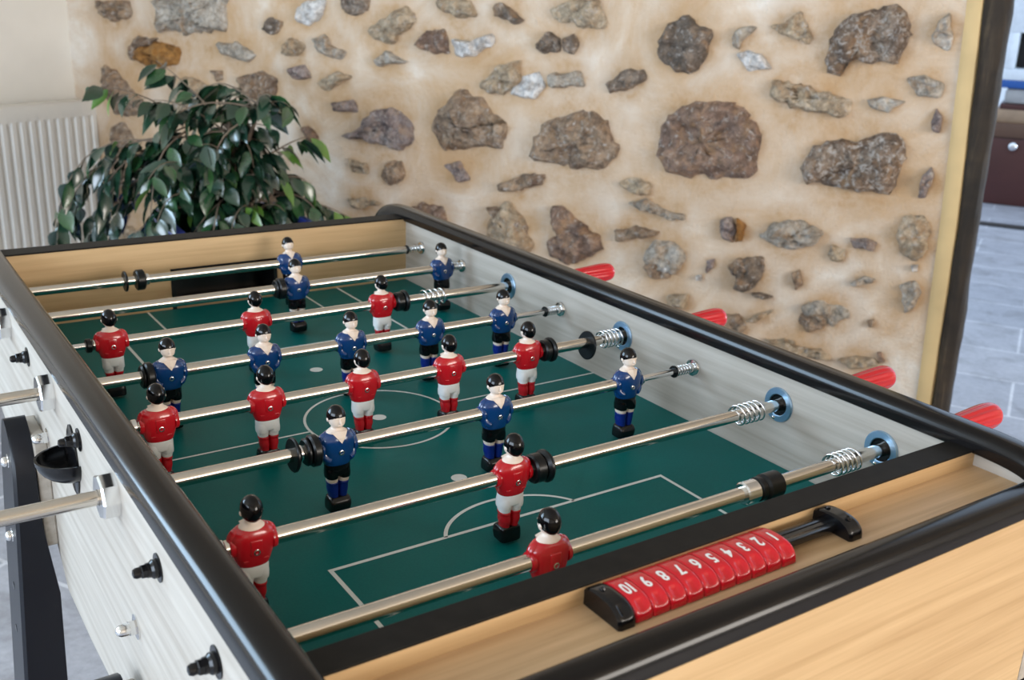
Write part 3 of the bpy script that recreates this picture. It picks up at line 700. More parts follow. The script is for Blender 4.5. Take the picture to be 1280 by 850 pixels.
# raised threshold strip on the floor of the next room
p1 = on_plane(1222, 281, Vector((0, 0, 0)), Vector((0, 0, 1))); tb = (p1 - Lc).dot(E2)
bm = bmesh.new(); rbox(bm, -0.5, LEN + 2.0, tb - 0.10, tb, 0.0, 0.012, 0.003); o = link('trim_2', bm, M_darkin, auto=40); tag(o, kind='structure')

# ================================================================== THE TABLE
XW = -0.724          # inner face of the left panel (right one is x = 0)
PT = 0.020
XR, XL = 0.0125, XW - 0.0095          # rail centres
Y0, Y1 = -0.080, 1.1156
YB = -0.107          # outer face of near crossbar
YN = -0.1800          # axis of the near end rail
ZR = TZ + 0.121
table = empty('football_table', (-0.362, 0.52, 0.0), 'table football table in pale oak with black rounded rails and green pitch', 'football table')

bm = bmesh.new(); box(bm, XW, 0, Y0, Y1, TZ - 0.018, TZ); link('pitch', bm, M_field, table, smooth=False, label='green playing field')
# white markings
ML = []
def strip(bm, pts, w=0.0035, z=TZ + 0.0004, closed=False):
    n = len(pts); vs = []
    for i, p in enumerate(pts):
        if closed: a, b = pts[i - 1], pts[(i + 1) % n]
        else: a, b = pts[max(i - 1, 0)], pts[min(i + 1, n - 1)]
        d1 = Vector((p[0] - a[0], p[1] - a[1])); d2 = Vector((b[0] - p[0], b[1] - p[1]))
        if d1.length < 1e-9: d1 = d2
        if d2.length < 1e-9: d2 = d1
        d1.normalize(); d2.normalize(); m = Vector((-(d1 + d2).y, (d1 + d2).x)).normalized()
        k = w / 2 / max(0.3, m.dot(Vector((-d1.y, d1.x))))
        vs.append((bm.verts.new((p[0] + m.x * k, p[1] + m.y * k, z)), bm.verts.new((p[0] - m.x * k, p[1] - m.y * k, z))))
    rngi = range(n if closed else n - 1)
    for i in rngi:
        a, b = vs[i], vs[(i + 1) % n]; bm.faces.new((a[0], a[1], b[1], b[0]))
YM, XC = 0.5107, -0.3615
bm = bmesh.new(); strip(bm, [(XW, YM), (XC - 0.098, YM)]); strip(bm, [(XC + 0.098, YM), (0, YM)]); link('halfway_line', bm, M_line, table, smooth=False)
bm = bmesh.new(); strip(bm, [(XC + 0.0975 * math.cos(a * PI / 48), YM + 0.0975 * math.sin(a * PI / 48)) for a in range(96)], closed=True); link('centre_circle', bm, M_line, table, smooth=False)
for yy in (YM, YM - 0.2075, YM + 0.2075):
    bm = bmesh.new(); vs = [bm.verts.new((XC + 0.0095 * math.cos(a * PI / 16), yy + 0.0095 * math.sin(a * PI / 16), TZ + 0.0005)) for a in range(32)]; bm.faces.new(vs)
    link('pitch_spot', bm, M_line, table, smooth=False)
for sgn in (-1, 1):
    ye = YM + sgn * (Y1 - YM) if sgn > 0 else Y0
    yb = YM + sgn * 0.321; yg = YM + sgn * 0.475
    bm = bmesh.new(); strip(bm, [(XC - 0.2135, ye), (XC - 0.2135, yb), (XC + 0.2135, yb), (XC + 0.2135, ye)], 0.0045); link('penalty_box_line', bm, M_line, table, smooth=False)
    bm = bmesh.new(); strip(bm, [(XC - 0.139, ye), (XC - 0.139, yg), (XC + 0.139, yg), (XC + 0.139, ye)], 0.0038); link('goal_box_line', bm, M_line, table, smooth=False)
    ys = YM + sgn * 0.2075 + sgn * 0.02
    pts = []
    for k in range(33):
        a = math.radians(20 + 140 * k / 32); hw = 0.0835
        pts.append((XC + hw * math.cos(a) / math.cos(math.radians(20)), yb - sgn * 0.047 * (math.sin(a) - math.sin(math.radians(20))) / (1 - math.sin(math.radians(20)))))
    bm = bmesh.new(); strip(bm, pts, 0.0042); link('penalty_arc', bm, M_line, table, smooth=False)

# side panels with rounded ears
NEAR = [(-0.197, 0.070), (-0.196, 0.086), (-0.190, 0.098), (-0.180, 0.107), (-0.165, 0.1145), (-0.145, 0.119), (-0.115, 0.121)]
FAR = [(1.140, 0.121), (1.170, 0.1195), (1.195, 0.1160), (1.217, 0.1075), (1.232, 0.096), (1.241, 0.082), (1.244, 0.066)]
BOT = [(1.244, -0.10), (0.95, -0.165), (0.70, -0.165), (0.645, -0.2146), (0.52, -0.2146), (0.37, -0.205), (0.15, -0.165), (-0.197, -0.10)]
def panel_pts():
    return [(y, TZ + z) for y, z in (NEAR + [(0.2, 0.121), (0.5, 0.121), (0.8, 0.121)] + FAR + BOT)]
def side_panel(x0, x1):
    bm = bmesh.new(); a = [bm.verts.new((x0, y, z)) for y, z in panel_pts()]; b = [bm.verts.new((x1, y, z)) for y, z in panel_pts()]
    bm.faces.new(a); bm.faces.new(b); n = len(a)
    for i in range(n): bm.faces.new((a[i], a[(i + 1) % n], b[(i + 1) % n], b[i]))
    return bm
link('side_panel', side_panel(XW - PT, XW), M_pale, table, smooth=False); link('side_panel', side_panel(0, PT), M_pale, table, smooth=False)
# rails: half-round moulding swept along the panel tops
def rail(path, fixed, axis, w=0.0178, h=0.0190, lip=0.003):
    """path of (s, z); the moulding section spans the other axis about `fixed`"""
    bm = bmesh.new(); rings = []
    for i, (s, z) in enumerate(path):
        a, b = path[max(i - 1, 0)], path[min(i + 1, len(path) - 1)]
        t_ = Vector((b[0] - a[0], b[1] - a[1])).normalized(); nn = Vector((-t_.y, t_.x))
        if nn.y < 0 and abs(nn.y) > abs(nn.x): nn = -nn
        ring = []
        for k in range(19):
            th = PI * k / 18; c_ = math.cos(th); s_ = math.sin(th)
            c_ = math.copysign(abs(c_) ** 0.62, c_); s_ = abs(s_) ** 0.72
            o_ = lip * 0 + h * s_
            ring.append((fixed + w * c_, s + nn.x * o_, z + nn.y * o_))
        ring += [(fixed - w, s - nn.x * lip, z - nn.y * lip), (fixed - w + 0.002, s - nn.x * (lip + .0015), z - nn.y * (lip + .0015)), (fixed + w - 0.002, s - nn.x * (lip + .0015), z - nn.y * (lip + .0015)), (fixed + w, s - nn.x * lip, z - nn.y * lip)]
        if axis == 1: rings.append([Vector(p) for p in ring])
        else: rings.append([Vector((p[1], p[0], p[2])) for p in ring])
    loft(bm, rings); return bm
path = cat([(y, TZ + z) for y, z in NEAR], 3) + [(0.1, TZ + .121), (0.3, TZ + .121), (0.5, TZ + .121), (0.7, TZ + .121), (0.9, TZ + .121)] + cat([(y, TZ + z) for y, z in FAR], 3)
for xc in (XR, XL):
    link('side_rail', rail(path, xc, 1), M_black, table, auto=50)
link('end_rail', rail([(XL - 0.014, TZ + 0.0985)] + [(XL + (XR - XL) * k / 8, TZ + 0.0985) for k in range(0, 9)] + [(XR + 0.014, TZ + 0.0985)], YN, 0, w=0.0158, lip=0.0006), M_black, table, auto=50)
# near end: crossbar, tray, end board
bm = bmesh.new(); box(bm, XW, 0, YB + 0.0005, Y0, TZ - 0.1, ZR - 0.0025); link('near_crossbar', bm, M_oak, table, smooth=False)
bm = bmesh.new(); box(bm, XW + 0.001, -0.001, YB, Y0 + 0.001, ZR - 0.0025, ZR, 0.0004); link('crossbar_edge', bm, M_blacktop, table, smooth=False, label='black strip on top of the near crossbar')
bm = bmesh.new(); box(bm, XW, 0, YN - 0.006, YB + 0.0005, TZ + 0.09, TZ + 0.1033); link('tray', bm, M_oak_tray, table, smooth=False, label='shallow wooden tray holding the score counter')
bm = bmesh.new(); box(bm, XW - PT - 0.02, PT + 0.02, -0.1962, -0.183, TZ - 0.100, TZ + 0.0975); link('near_end_board', bm, M_oak, table, smooth=False)
bm = bmesh.new(); box(bm, XW - PT - 0.02, PT + 0.02, -0.1985, -0.183, TZ - 0.108, TZ - 0.1002); link('bottom_edge_strip', bm, M_blacktop, table, smooth=False)
bm = bmesh.new(); box(bm, XW, 0, -0.183, 1.19, TZ - 0.112, TZ - 0.10); link('base_board', bm, M_oak, table, smooth=False)
# far end wall with goal
GX0, GX1, GZ = -0.4545, -0.2685, TZ + 0.0680
bm = bmesh.new()
box(bm, XW, GX0, Y1, Y1 + 0.02, TZ - 0.1, ZR); box(bm, GX1, 0, Y1, Y1 + 0.02, TZ - 0.1, ZR); box(bm, GX0, GX1, Y1, Y1 + 0.02, GZ, ZR); box(bm, GX0, GX1, Y1, Y1 + 0.02, TZ - 0.1, TZ - 0.0)
link('far_end_board', bm, M_oak, table, smooth=False)
bm = bmesh.new(); box(bm, XW + 0.001, -0.001, Y1 - 0.001, Y1 + 0.040, ZR - 0.0003, ZR + 0.0025, 0.0005); link('end_board_edge', bm, M_blacktop, table, smooth=False)
bm = bmesh.new()
box(bm, GX0 - 0.003, GX0 + 0.004, Y1 - 0.0015, Y1 + 0.10, TZ, GZ); box(bm, GX1 - 0.004, GX1 + 0.003, Y1 - 0.0015, Y1 + 0.10, TZ, GZ)
box(bm, GX0 - 0.003, GX1 + 0.003, Y1 - 0.0015, Y1 + 0.10, GZ, GZ + 0.004); box(bm, GX0, GX1, Y1 + 0.055, Y1 + 0.065, TZ - 0.05, GZ); box(bm, GX0, GX1, Y1 + 0.03, Y1 + 0.06, TZ - 0.05, TZ - 0.04)
link('goal', bm, M_plast, table, smooth=False, label='black goal mouth in the far end board')
bm = bmesh.new(); box(bm, GX0, GX1, Y1 + 0.0, Y1 + 0.03, TZ - 0.012, TZ - 0.0004); link('goal_floor', bm, M_oak, table, smooth=False)
bm = bmesh.new(); box(bm, XW, 0, 1.19, 1.205, TZ - 0.10, TZ + 0.10); link('outer_end_board', bm, M_oak, table, smooth=False)

# legs: one mesh each, slightly splayed with round shoulders and bolts
def table_leg(yc, xo, sx, splay, dz=0.0):
    """xo: outward x of panel face, sx: outward direction"""
    bm = bmesh.new(); rings = []
    prof = [(-0.80, 1.0), (-0.6, 1.0), (-0.35, 1.0), (-0.22, 1.0), (-0.12, 1.0), (-0.05, 0.92), (-0.02, 0.78), (0.0, 0.58), (0.012, 0.32), (0.018, 0.05)]
    for z, k in prof:
        if z > -0.5: z += dz
        lean = splay * max(0, -(z + 0.02)) * 0.06
        x_in = xo + sx * (0.016 - 0.0165 * min(1, max(0, (-z - 0.12) / 0.1))) + sx * lean * 0.5
        x_out = xo + sx * (0.042 + 0.0) + sx * lean
        hy = 0.05 * k + 0.001
        ys = yc + (-0.012 if z < -0.5 else 0)
        bev = 0.004
        rings.append([Vector(p) for p in ((x_in, yc - hy, TZ + z), (x_out - sx * bev, yc - hy, TZ + z), (x_out, yc - hy + bev * k, TZ + z), (x_out, yc + hy - bev * k, TZ + z), (x_out - sx * bev, yc + hy, TZ + z), (x_in, yc + hy, TZ + z))])
    loft(bm, rings); return bm
for xo, sx in ((XW - PT, -1), (PT, 1)):
    for yc, dzl in ((0.725, -0.014), (0.262, -0.115)):
        lg = link('leg', table_leg(yc, xo, sx, 1.0, dzl), M_legm, table, auto=35, label='black steel leg with round shoulder')
        bmx = bmesh.new()
        box(bmx, min(xo, xo + sx * 0.016), max(xo, xo + sx * 0.016), yc - 0.045, yc + 0.04, TZ - 0.165, TZ - 0.012 if yc > 0.5 else TZ - 0.13, 0.002)
        link('leg_spacer', bmx, M_pale, lg, smooth=False)
        for zz, dy in (((-0.05, -0.01), (-0.155, -0.01)) if yc > 0.5 else ((-0.165, -0.01), (-0.25, -0.01))):
            bmx = bmesh.new()
            Mx = (axisXn if sx < 0 else axisX)((xo + sx * (0.041 + 0.06 * max(0, -zz - 0.02)), yc + dy, TZ + zz))
            lathe(bmx, [(0.010, -0.001), (0.010, 0.001), (0.0065, 0.002), (0.0065, 0.006), (0.005, 0.008), (0.002, 0.0095)], Mx, 20)
            link('bolt', bmx, M_chrome, lg, auto=40)
        for zz in (-0.235, -0.30):
            bmx = bmesh.new()
            Mx = (axisXn if sx < 0 else axisX)((xo + sx * (0.0415 + 0.06 * max(0, -zz - 0.02)), yc - 0.0, TZ + zz))
            lathe(bmx, [(0.006, -0.001), (0.006, 0.0008), (0.0035, 0.0012)], Mx, 16); link('bolt', bmx, M_plast, lg, auto=40)

def acorn(y, z, x=XW - PT):
    bm = bmesh.new(); Mx = axisXn((x, y, z))
    lathe(bm, [(0.0125, -0.0005), (0.0125, 0.0014), (0.006, 0.0016)], Mx, 28)
    lathe(bm, [(0.0078, 0.001), (0.0078, 0.0075), (0.006, 0.0078)], Mx, 6)
    lathe(bm, [(0.0062, 0.007), (0.0062, 0.012), (0.0055, 0.016), (0.0035, 0.0188), (0.001, 0.0198)], Mx, 24)
    link('acorn_nut', bm, M_chrome, table, auto=40)
acorn(0.262, TZ - 0.047); acorn(0.664, TZ - 0.006, XW - PT)

def hexnut(y):                            # chrome bearing nut on the outside, left
    bm = bmesh.new(); Mx = axisXn((XW - PT, y, HR)); 
    r = 0.0225
    prof = [(r, -0.0005), (r, 0.0140), (r - 0.0015, 0.0160), (0.0085, 0.0163), (0.0085, 0.004)]
    lathe(bm, prof, Mx, 8, cap=False); return link('rod_bearing', bm, M_chrome, table, auto=30, label='octagonal chrome bearing on the outer panel')
def ring_bearing(y):                      # large chrome flange with black sleeve on the inside, right
    bm = bmesh.new(); Mx = axisXn((0.0005, y, HR))
    lathe(bm, [(0.0218, -0.001), (0.0218, 0.0018), (0.0208, 0.0030), (0.0142, 0.0032), (0.0134, 0.0026), (0.0134, 0.0)], Mx, 48, cap=False)
    o = link('rod_bearing', bm, M_skychrome, table, auto=35, label='metal ring bearing, blue sky reflection in its colour, with black sleeve')
    bm = bmesh.new(); lathe(bm, [(0.0135, 0.0020), (0.0124, 0.0020), (0.0116, 0.0008), (0.0060, 0.0005)], Mx, 40, cap=False); link('sleeve', bm, M_plast, o, auto=40)
    bm = bmesh.new(); Ms = axisXn((-0.0025, y + 0.004, HR - 0.0175)); lathe(bm, [(0.0024, -0.001), (0.0024, 0.001), (0.001, 0.0018)], Ms, 14); link('screw', bm, M_chrome, o)
def small_bearing(y):
    bm = bmesh.new(); Mx = axisXn((0.0, y, HR))
    lathe(bm, [(0.0125, -0.0005), (0.0125, 0.002), (0.011, 0.0042), (0.0068, 0.005), (0.0062, 0.009), (0.0046, 0.0095)], Mx, 36)
    link('rod_socket', bm, M_chrome, table, auto=35, label='small chrome socket for a fixed inner rod')
def knob_left(y, x=XW - PT):
    bm = bmesh.new(); Mx = axisXn((x, y + 0.008, HR - 0.006)) @ Matrix.Diagonal((0.78, 0.78, 0.85, 1))
    lathe(bm, [(0.0165, -0.0005), (0.0165, 0.0015), (0.0105, 0.002)], Mx, 30)
    lathe(bm, [(0.0108, 0.001), (0.0108, 0.006), (0.0085, 0.0085), (0.0082, 0.012)], Mx, 30)
    lathe(bm, [(0.0082, 0.010), (0.0082, 0.0165), (0.007, 0.0175)], Mx, 6)
    lathe(bm, [(0.0060, 0.017), (0.0060, 0.022), (0.0045, 0.0248), (0.0015, 0.0256)], Mx, 24)
    link('rod_end_cap', bm, M_plast, table, auto=35, label='black cap closing a fixed inner rod')
REDR, BLUER = (0, 1, 3, 5), (2, 4, 6, 7)
for i in range(8):
    y = i * SP
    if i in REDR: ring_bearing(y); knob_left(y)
    else: small_bearing(y); hexnut(y)

# ball cup on the left panel
cup = bmesh.new(); cyc, czc = 0.500, TZ + 0.033; xp = XW - PT
Mx = axisXn((xp, cyc, czc - 0.002))
rings = []
for r, a in ((1.0, -0.0005), (1.0, 0.002), (0.9, 0.0032), (0.0001, 0.0034)):
    rings.append([Mx @ Vector((0.042 * r * math.cos(2 * PI * k / 40), 0.024 * r * math.sin(2 * PI * k / 40), a)) for k in range(40)])
plate_bm = bmesh.new(); loft(plate_bm, rings)
pl = link('ball_cup', plate_bm, M_plast, table, auto=35, label='black plastic ball feeding cup')
bm = bmesh.new()
def bowl(r, dz):
    rings = []
    for j in range(9):
        th = (PI / 2) * j / 8
        ring = []
        for k in range(29):
            ph = PI / 2 + PI * k / 28
            ring.append((xp + 1.15 * r * math.cos(th) * math.cos(ph), cyc + r * math.cos(th) * math.sin(ph), czc + 0.004 - 0.85 * r * math.sin(th) + dz))
        rings.append([Vector(p) for p in ring])
    return rings
outr, inr = bowl(0.036, 0), bowl(0.0335, 0.0)
for RR in (outr, inr):
    V_ = [[bm.verts.new(p) for p in r] for r in RR]
    for A, B in zip(V_, V_[1:]):
        for k in range(28): bm.faces.new((A[k], A[k + 1], B[k + 1], B[k]))
    RR.append(V_)
for k in range(28): bm.faces.new((outr[-1][0][k], outr[-1][0][k + 1], inr[-1][0][k + 1], inr[-1][0][k]))
bmesh.ops.remove_doubles(bm, verts=bm.verts, dist=1e-5)
link('bowl', bm, M_plast, pl, auto=60)

# ------------------------------------------------------------------ the rods
RO, RI = 0.0074, 0.0042
def spring(bm, x0, x1, y, r, wire, turns):
    pts = []; N = int(turns * 22)
    for k in range(N + 1):
        s = k / N; e = min(s, 1 - s) * turns
        pos = s if e > 0.8 else s
        a = 2 * PI * turns * s
        pts.append((x0 + (x1 - x0) * pos, y + r * math.cos(a), HR + r * math.sin(a)))
    tube(bm, pts, wire, 8)
def cyl(bm, x0, x1, y, r, bev=0.0012, n=36, hole=0.0, dz=0.0, tilt=0.0):
    Mx = Matrix.Translation((x0, y, HR + dz)) @ Matrix.Rotation(tilt, 4, 'Y') @ Matrix.Rotation(PI / 2, 4, 'Y'); L = x1 - x0
    lathe(bm, [(max(r - bev, hole + 1e-4), 0), (r, bev), (r, L - bev), (max(r - bev, hole + 1e-4), L)], Mx, n)
RODS = [
 # blue rods run out to the left, red ones to the right; (name of the rod for its label)
 'chrome rod nearest the score counter carrying the lone red goalkeeper',
 'chrome rod second nearest the score counter carrying two red players',
 'chrome rod carrying three blue players in front of the penalty spot',
 'chrome rod carrying five red players beside the centre circle',
 'chrome rod carrying five blue players',
 'chrome rod carrying three red players near the far end',
 'chrome rod carrying two blue players near the far goal',
 'chrome rod farthest away carrying the lone blue goalkeeper at the far goal']
MEN = {0: [-0.454], 1: [-0.6655, -0.3925], 2: [-0.5170, -0.3167, -0.1164], 3: [-0.6626, -0.5381, -0.4145, -0.2911, -0.1677],
       4: [-0.6079, -0.484, -0.3602, -0.2357, -0.1105], 5: [-0.6413, -0.4393, -0.2369], 6: [-0.3163, -0.0433], 7: [-0.2666]}
M_handle_blue = plain('blue_handle_plastic', (0.01, 0.06, 0.35), 0.3, coat=0.2)
def handle(bm, x0, x1, y, rmax=0.0165):
    """fluted grip with a rounded end, thin towards the table"""
    s_ = 1 if x1 > x0 else -1; L = abs(x1 - x0)
    prof = [(0.0, 0.55), (0.01, 0.68), (0.06, 0.70), (0.3, 0.78), (0.55, 0.90), (0.78, 1.0), (0.90, 0.98), (0.96, 0.86), (0.99, 0.6), (1.0, 0.2)]
    prof = cat(prof, 3); N = 60; rings = []
    for s, r in prof:
        fl = 0.10 * min(1, max(0, (0.95 - s) / 0.15)) * min(1, max(0, (s - 0.04) / 0.05))
        rings.append([Vector((x0 + s_ * L * s, y + rmax * r * (1 - fl * (0.5 + 0.5 * math.cos(12 * 2 * PI * k / N))) * math.cos(2 * PI * k / N), HR + rmax * r * (1 - fl * (0.5 + 0.5 * math.cos(12 * 2 * PI * k / N))) * math.sin(2 * PI * k / N))) for k in range(N)])
    loft(bm, rings)
HEND = {0: 0.216, 1: 0.2125, 3: 0.2015, 5: 0.222}
rods = []
for i in range(8):
    y = i * SP; red = i in REDR
    rt_ = empty('player_rod', (-0.362, y, HR), RODS[i], 'rod', 'telescopic player rods across the table')
    rods.append(rt_)
    lm, rm = MEN[i][0], MEN[i][-1]
    bm = bmesh.new()
    if red:
        hx = HEND[i]; x_l = {0: -0.755, 1: lm - 0.026, 3: lm - 0.022, 5: lm - 0.024}[i]
        if i == 0: x_l = XW + 0.006
        cyl(bm, x_l, hx - 0.112, y, RO, 0.0006)
    else:
        x_r = {2: rm + 0.0225, 4: rm + 0.022, 6: -0.0215, 7: -0.036}[i]; x_left = {2: -1.13, 4: -1.08, 6: -1.02, 7: -1.02}[i]
        cyl(bm, x_left, x_r, y, RO, 0.0006)
    link('outer_tube', bm, M_rod, rt_, auto=40)
    bm = bmesh.new()
    if red: cyl(bm, XW - 0.0, x_l + 0.02, y, RI, 0.0003)
    else: cyl(bm, x_r - 0.02, -0.004, y, RI, 0.0003)
    link('inner_rod', bm, M_chrome, rt_, auto=40)
    bm = bmesh.new()
    if red: handle(bm, hx - 0.125, hx, y); link('handle', bm, M_red, rt_, auto=50, label='red fluted handle')
    else: handle(bm, x_left + 0.01, x_left - 0.115, y); link('handle', bm, M_handle_blue, rt_, auto=50)
    # springs
    S = {0: (-0.0830, -0.0450, 0.0118, 0.0013, 5), 1: (-0.0735, -0.0330, 0.0118, 0.0013, 5), 3: (-0.0400, -0.0060, 0.0118, 0.0013, 5), 5: (-0.1640, -0.1250, 0.0118, 0.0013, 4),
         2: (-0.0330, -0.0090, 0.0060, 0.0009, 5), 4: (-0.0290, -0.0085, 0.0060, 0.0009, 5), 6: (-0.0190, -0.0070, 0.0060, 0.0009, 4), 7: (-0.0300, -0.0085, 0.0060, 0.0009, 4)}[i]
    bm = bmesh.new(); spring(bm, S[0], S[1], y, S[2], S[3], S[4]); link('spring', bm, M_spring, rt_)
    # rubber stops, washers and collars
    def part(nm, x0, x1, r, mat, bev=0.0015, dz=0.0, tilt=0.0):
        bm = bmesh.new(); cyl(bm, x0, x1, y, r, bev, dz=dz, tilt=tilt); link(nm, bm, mat, rt_, auto=40)
    if i == 0:
        part('collar', -0.2170, -0.1985, 0.0118, M_chrome); part('bumper', -0.1980, -0.1900, 0.0125, M_rubber); part('bumper', -0.1895, -0.1650, 0.0138, M_rubber, 0.003)
    if i == 1:
        part('bumper', -0.3695, -0.3560, 0.0155, M_rubber, 0.002); part('bumper', -0.3555, -0.3470, 0.0175, M_rubber, 0.003); part('collar', lm - 0.034, lm - 0.0245, 0.0085, M_chrome)
    if i == 2:
        part('washer', -0.5680, -0.5640, 0.0185, M_rubber, 0.0012, 0, 0.06); part('collar', -0.5610, -0.5560, 0.0088, M_chrome)
        part('bumper', -0.5545, -0.5490, 0.0150, M_rubber, 0.002); part('bumper', -0.5485, -0.5385, 0.0172, M_rubber, 0.002)
        part('washer', -0.0380, -0.0340, 0.0082, M_rubber, 0.001); part('collar', rm + 0.0225, rm + 0.0265, 0.0068, M_chrome)
    if i == 3:
        part('bumper', -0.1440, -0.1330, 0.0150, M_rubber, 0.002); part('bumper', -0.1325, -0.1260, 0.0172, M_rubber, 0.002); part('washer', -0.0660, -0.0630, 0.0205, M_rubber, 0.001, -0.004, 0.12)
        part('collar', lm - 0.030, lm - 0.0225, 0.0085, M_chrome)
    if i == 4:
        part('bumper', -0.6420, -0.6375, 0.0150, M_rubber, 0.002); part('bumper', -0.6370, -0.6270, 0.0172, M_rubber, 0.002); part('washer', -0.0335, -0.0300, 0.0082, M_rubber, 0.001)
        part('collar', rm + 0.0220, rm + 0.0260, 0.0068, M_chrome)
    if i == 5:
        part('bumper', -0.2140, -0.2010, 0.0150, M_rubber, 0.002); part('bumper', -0.2005, -0.1940, 0.0172, M_rubber, 0.002); part('bumper', lm - 0.033, lm - 0.025, 0.0095, M_rubber)
    if i == 6:
        part('bumper', -0.3530, -0.3490, 0.0150, M_rubber, 0.002); part('bumper', -0.3485, -0.3370, 0.0172, M_rubber, 0.002)
    if i == 7:
        part('washer', -0.5500, -0.5465, 0.0170, M_rubber, 0.001); part('bumper', -0.5320, -0.5180, 0.0170, M_rubber, 0.002); part('collar', -0.5175, -0.5100, 0.0095, M_chrome)
        part('washer', -0.0350, -0.0310, 0.0085, M_rubber, 0.001)

# ------------------------------------------------------------------ the players
def sup(a, b, z, cy=0.0, cx=0.0, n=28, e=2.4):
    out = []
    for k in range(n):
        th = 2 * PI * k / n; c_, s_ = math.cos(th), math.sin(th)
        out.append(Vector((cx + a * math.copysign(abs(c_) ** (2 / e), c_), cy + b * math.copysign(abs(s_) ** (2 / e), s_), z)))
    return out
def sloft(bm, prof, k=4, **kw):
    """prof rows: z, a, b, cy, cx"""
    rows = cat([tuple(p) + (0,) * (5 - len(p)) for p in prof], k)
    loft(bm, [sup(max(a, 1e-4), max(b, 1e-4), z, cy, cx, **kw) for z, a, b, cy, cx in rows])
def make_player(red):
    """local frame: origin on the rod axis, the player looks towards -Y; the screw side is chosen per team"""
    root = empty('player_figure', (0, 0, 0))
    shirt = M_redshirt if red else M_blue
    # shirt with the arms held against the body
    bm = bmesh.new()
    sloft(bm, [(-0.0195, 0.0135, 0.0095), (-0.0182, 0.0150, 0.0108), (-0.012, 0.0172, 0.0116), (-0.004, 0.0197, 0.0122), (0.003, 0.0205, 0.0124), (0.009, 0.0203, 0.0120), (0.0130, 0.0182, 0.0108), (0.0158, 0.0150, 0.0094), (0.0172, 0.0110, 0.0078), (0.0177, 0.0080, 0.0060)])
    for s in (-1, 1):
        tube(bm, cat([(s * 0.0120, 0.000, 0.0130), (s * 0.0155, 0.000, 0.0105), (s * 0.0172, -0.0005, 0.0045), (s * 0.0168, -0.003, -0.0040), (s * 0.0145, -0.0065, -0.0100), (s * 0.0105, -0.0090, -0.0120)], 4),
             [0.0050 + 0.0008 * math.sin(min(1, k / 14) * PI) - 0.0014 * max(0, k - 12) / 8 for k in range(21)], 14)
        lathe(bm, [(0.0095, -0.003), (0.0092, 0.0006), (0.0084, 0.0014)], Matrix.Translation((s * 0.0200, 0, 0)) @ Matrix.Rotation(s * PI / 2, 4, 'Y'), 24)
    sh = link('shirt', bm, shirt, root, local=True, auto=70)
    sd = 1 if red else -1                     # side of the screw
    bm = bmesh.new(); Ms = Matrix.Translation((0.0, sd * 0.0117, -0.0035)) @ Matrix.Rotation(-sd * PI / 2, 4, 'X')
    lathe(bm, [(0.0030, -0.001), (0.0030, 0.0016), (0.0024, 0.0019), (0.0020, 0.0019), (0.0016, 0.0004), (0.0001, 0.0002)], Ms, 20)
    link('screw', bm, M_chrome, sh, local=True, auto=40)
    if red:                                   # raised shield on the back
        bm = bmesh.new()
        box(bm, -0.0058, 0.0058, 0.0100, 0.0129, -0.0075, 0.0085, 0.0012)
        box(bm, -0.0115, 0.0115, 0.0085, 0.0112, -0.0125, -0.0112, 0.0005)
        link('back_pad', bm, shirt, sh, local=True, auto=50)
    # collar skin, neck and head in one surface
    bm = bmesh.new()
    sloft(bm, [(0.0130, 0.0120, 0.0090, 0), (0.0165, 0.0118, 0.0090, 0), (0.0186, 0.0096, 0.0082, 0), (0.0205, 0.0066, 0.0066, 0), (0.0222, 0.0054, 0.0058, 0), (0.0240, 0.0056, 0.0064, -0.0012), (0.0258, 0.0074, 0.0084, -0.0014), (0.0290, 0.0086, 0.0098, -0.0008), (0.0330, 0.0091, 0.0104, 0), (0.0372, 0.0088, 0.0103, 0.0003), (0.0410, 0.0074, 0.0088, 0.0005), (0.0438, 0.0045, 0.0055, 0.0005), (0.0446, 0.0012, 0.0015, 0.0005)], e=2.15)
    tube(bm, [(0, -0.0094, 0.0345), (0, -0.0108, 0.0320), (0, -0.0122, 0.0300), (0, -0.0100, 0.0290)], [0.0011, 0.0014, 0.0019, 0.0012], 8)     # nose
    tube(bm, [(-0.0062, -0.0080, 0.0343), (-0.0030, -0.0097, 0.0348), (0.0030, -0.0097, 0.0348), (0.0062, -0.0080, 0.0343)], [0.0007, 0.0012, 0.0012, 0.0007], 8)   # brow
    tube(bm, [(-0.0026, -0.0098, 0.0268), (0, -0.0105, 0.0268), (0.0026, -0.0098, 0.0268)], [0.0006, 0.0011, 0.0006], 8)   # lips
    for s in (-1, 1):
        lathe(bm, [(0.0010, -0.001), (0.0024, 0.0), (0.0022, 0.0012), (0.0008, 0.0018)], Matrix.Translation((s * 0.0088, 0.0008, 0.0315)) @ Matrix.Rotation(s * PI / 2, 4, 'Y'), 12)   # ears
    head = link('head', bm, M_skin, root, local=True, auto=70)
    # V neck
    bm = bmesh.new()
    L_ = [(-0.0086, -0.0084, 0.0188), (-0.0046, -0.0124, 0.0136), (0.0, -0.0142, 0.0078)]
    C_ = [(0.0, -0.0100, 0.0200), (0.0, -0.0132, 0.0136)]
    lv_ = [bm.verts.new(p) for p in L_]; rv_ = [bm.verts.new((-p[0], p[1], p[2])) for p in L_[:2]] + [lv_[2]]; cv_ = [bm.verts.new(p) for p in C_] + [lv_[2]]
    for e_ in (lv_, rv_):
        bm.faces.new((e_[0], e_[1], cv_[1], cv_[0])); bm.faces.new((e_[1], e_[2], cv_[1]))
    geo = bmesh.ops.extrude_face_region(bm, geom=list(bm.faces))
    for q in [g_ for g_ in geo['geom'] if isinstance(g_, bmesh.types.BMVert)]: q.co.y += 0.005
    link('neckline', bm, M_skin, root, local=True, smooth=False)
    # hair, low at the nape and high over the brow
    bm = bmesh.new(); rings = []
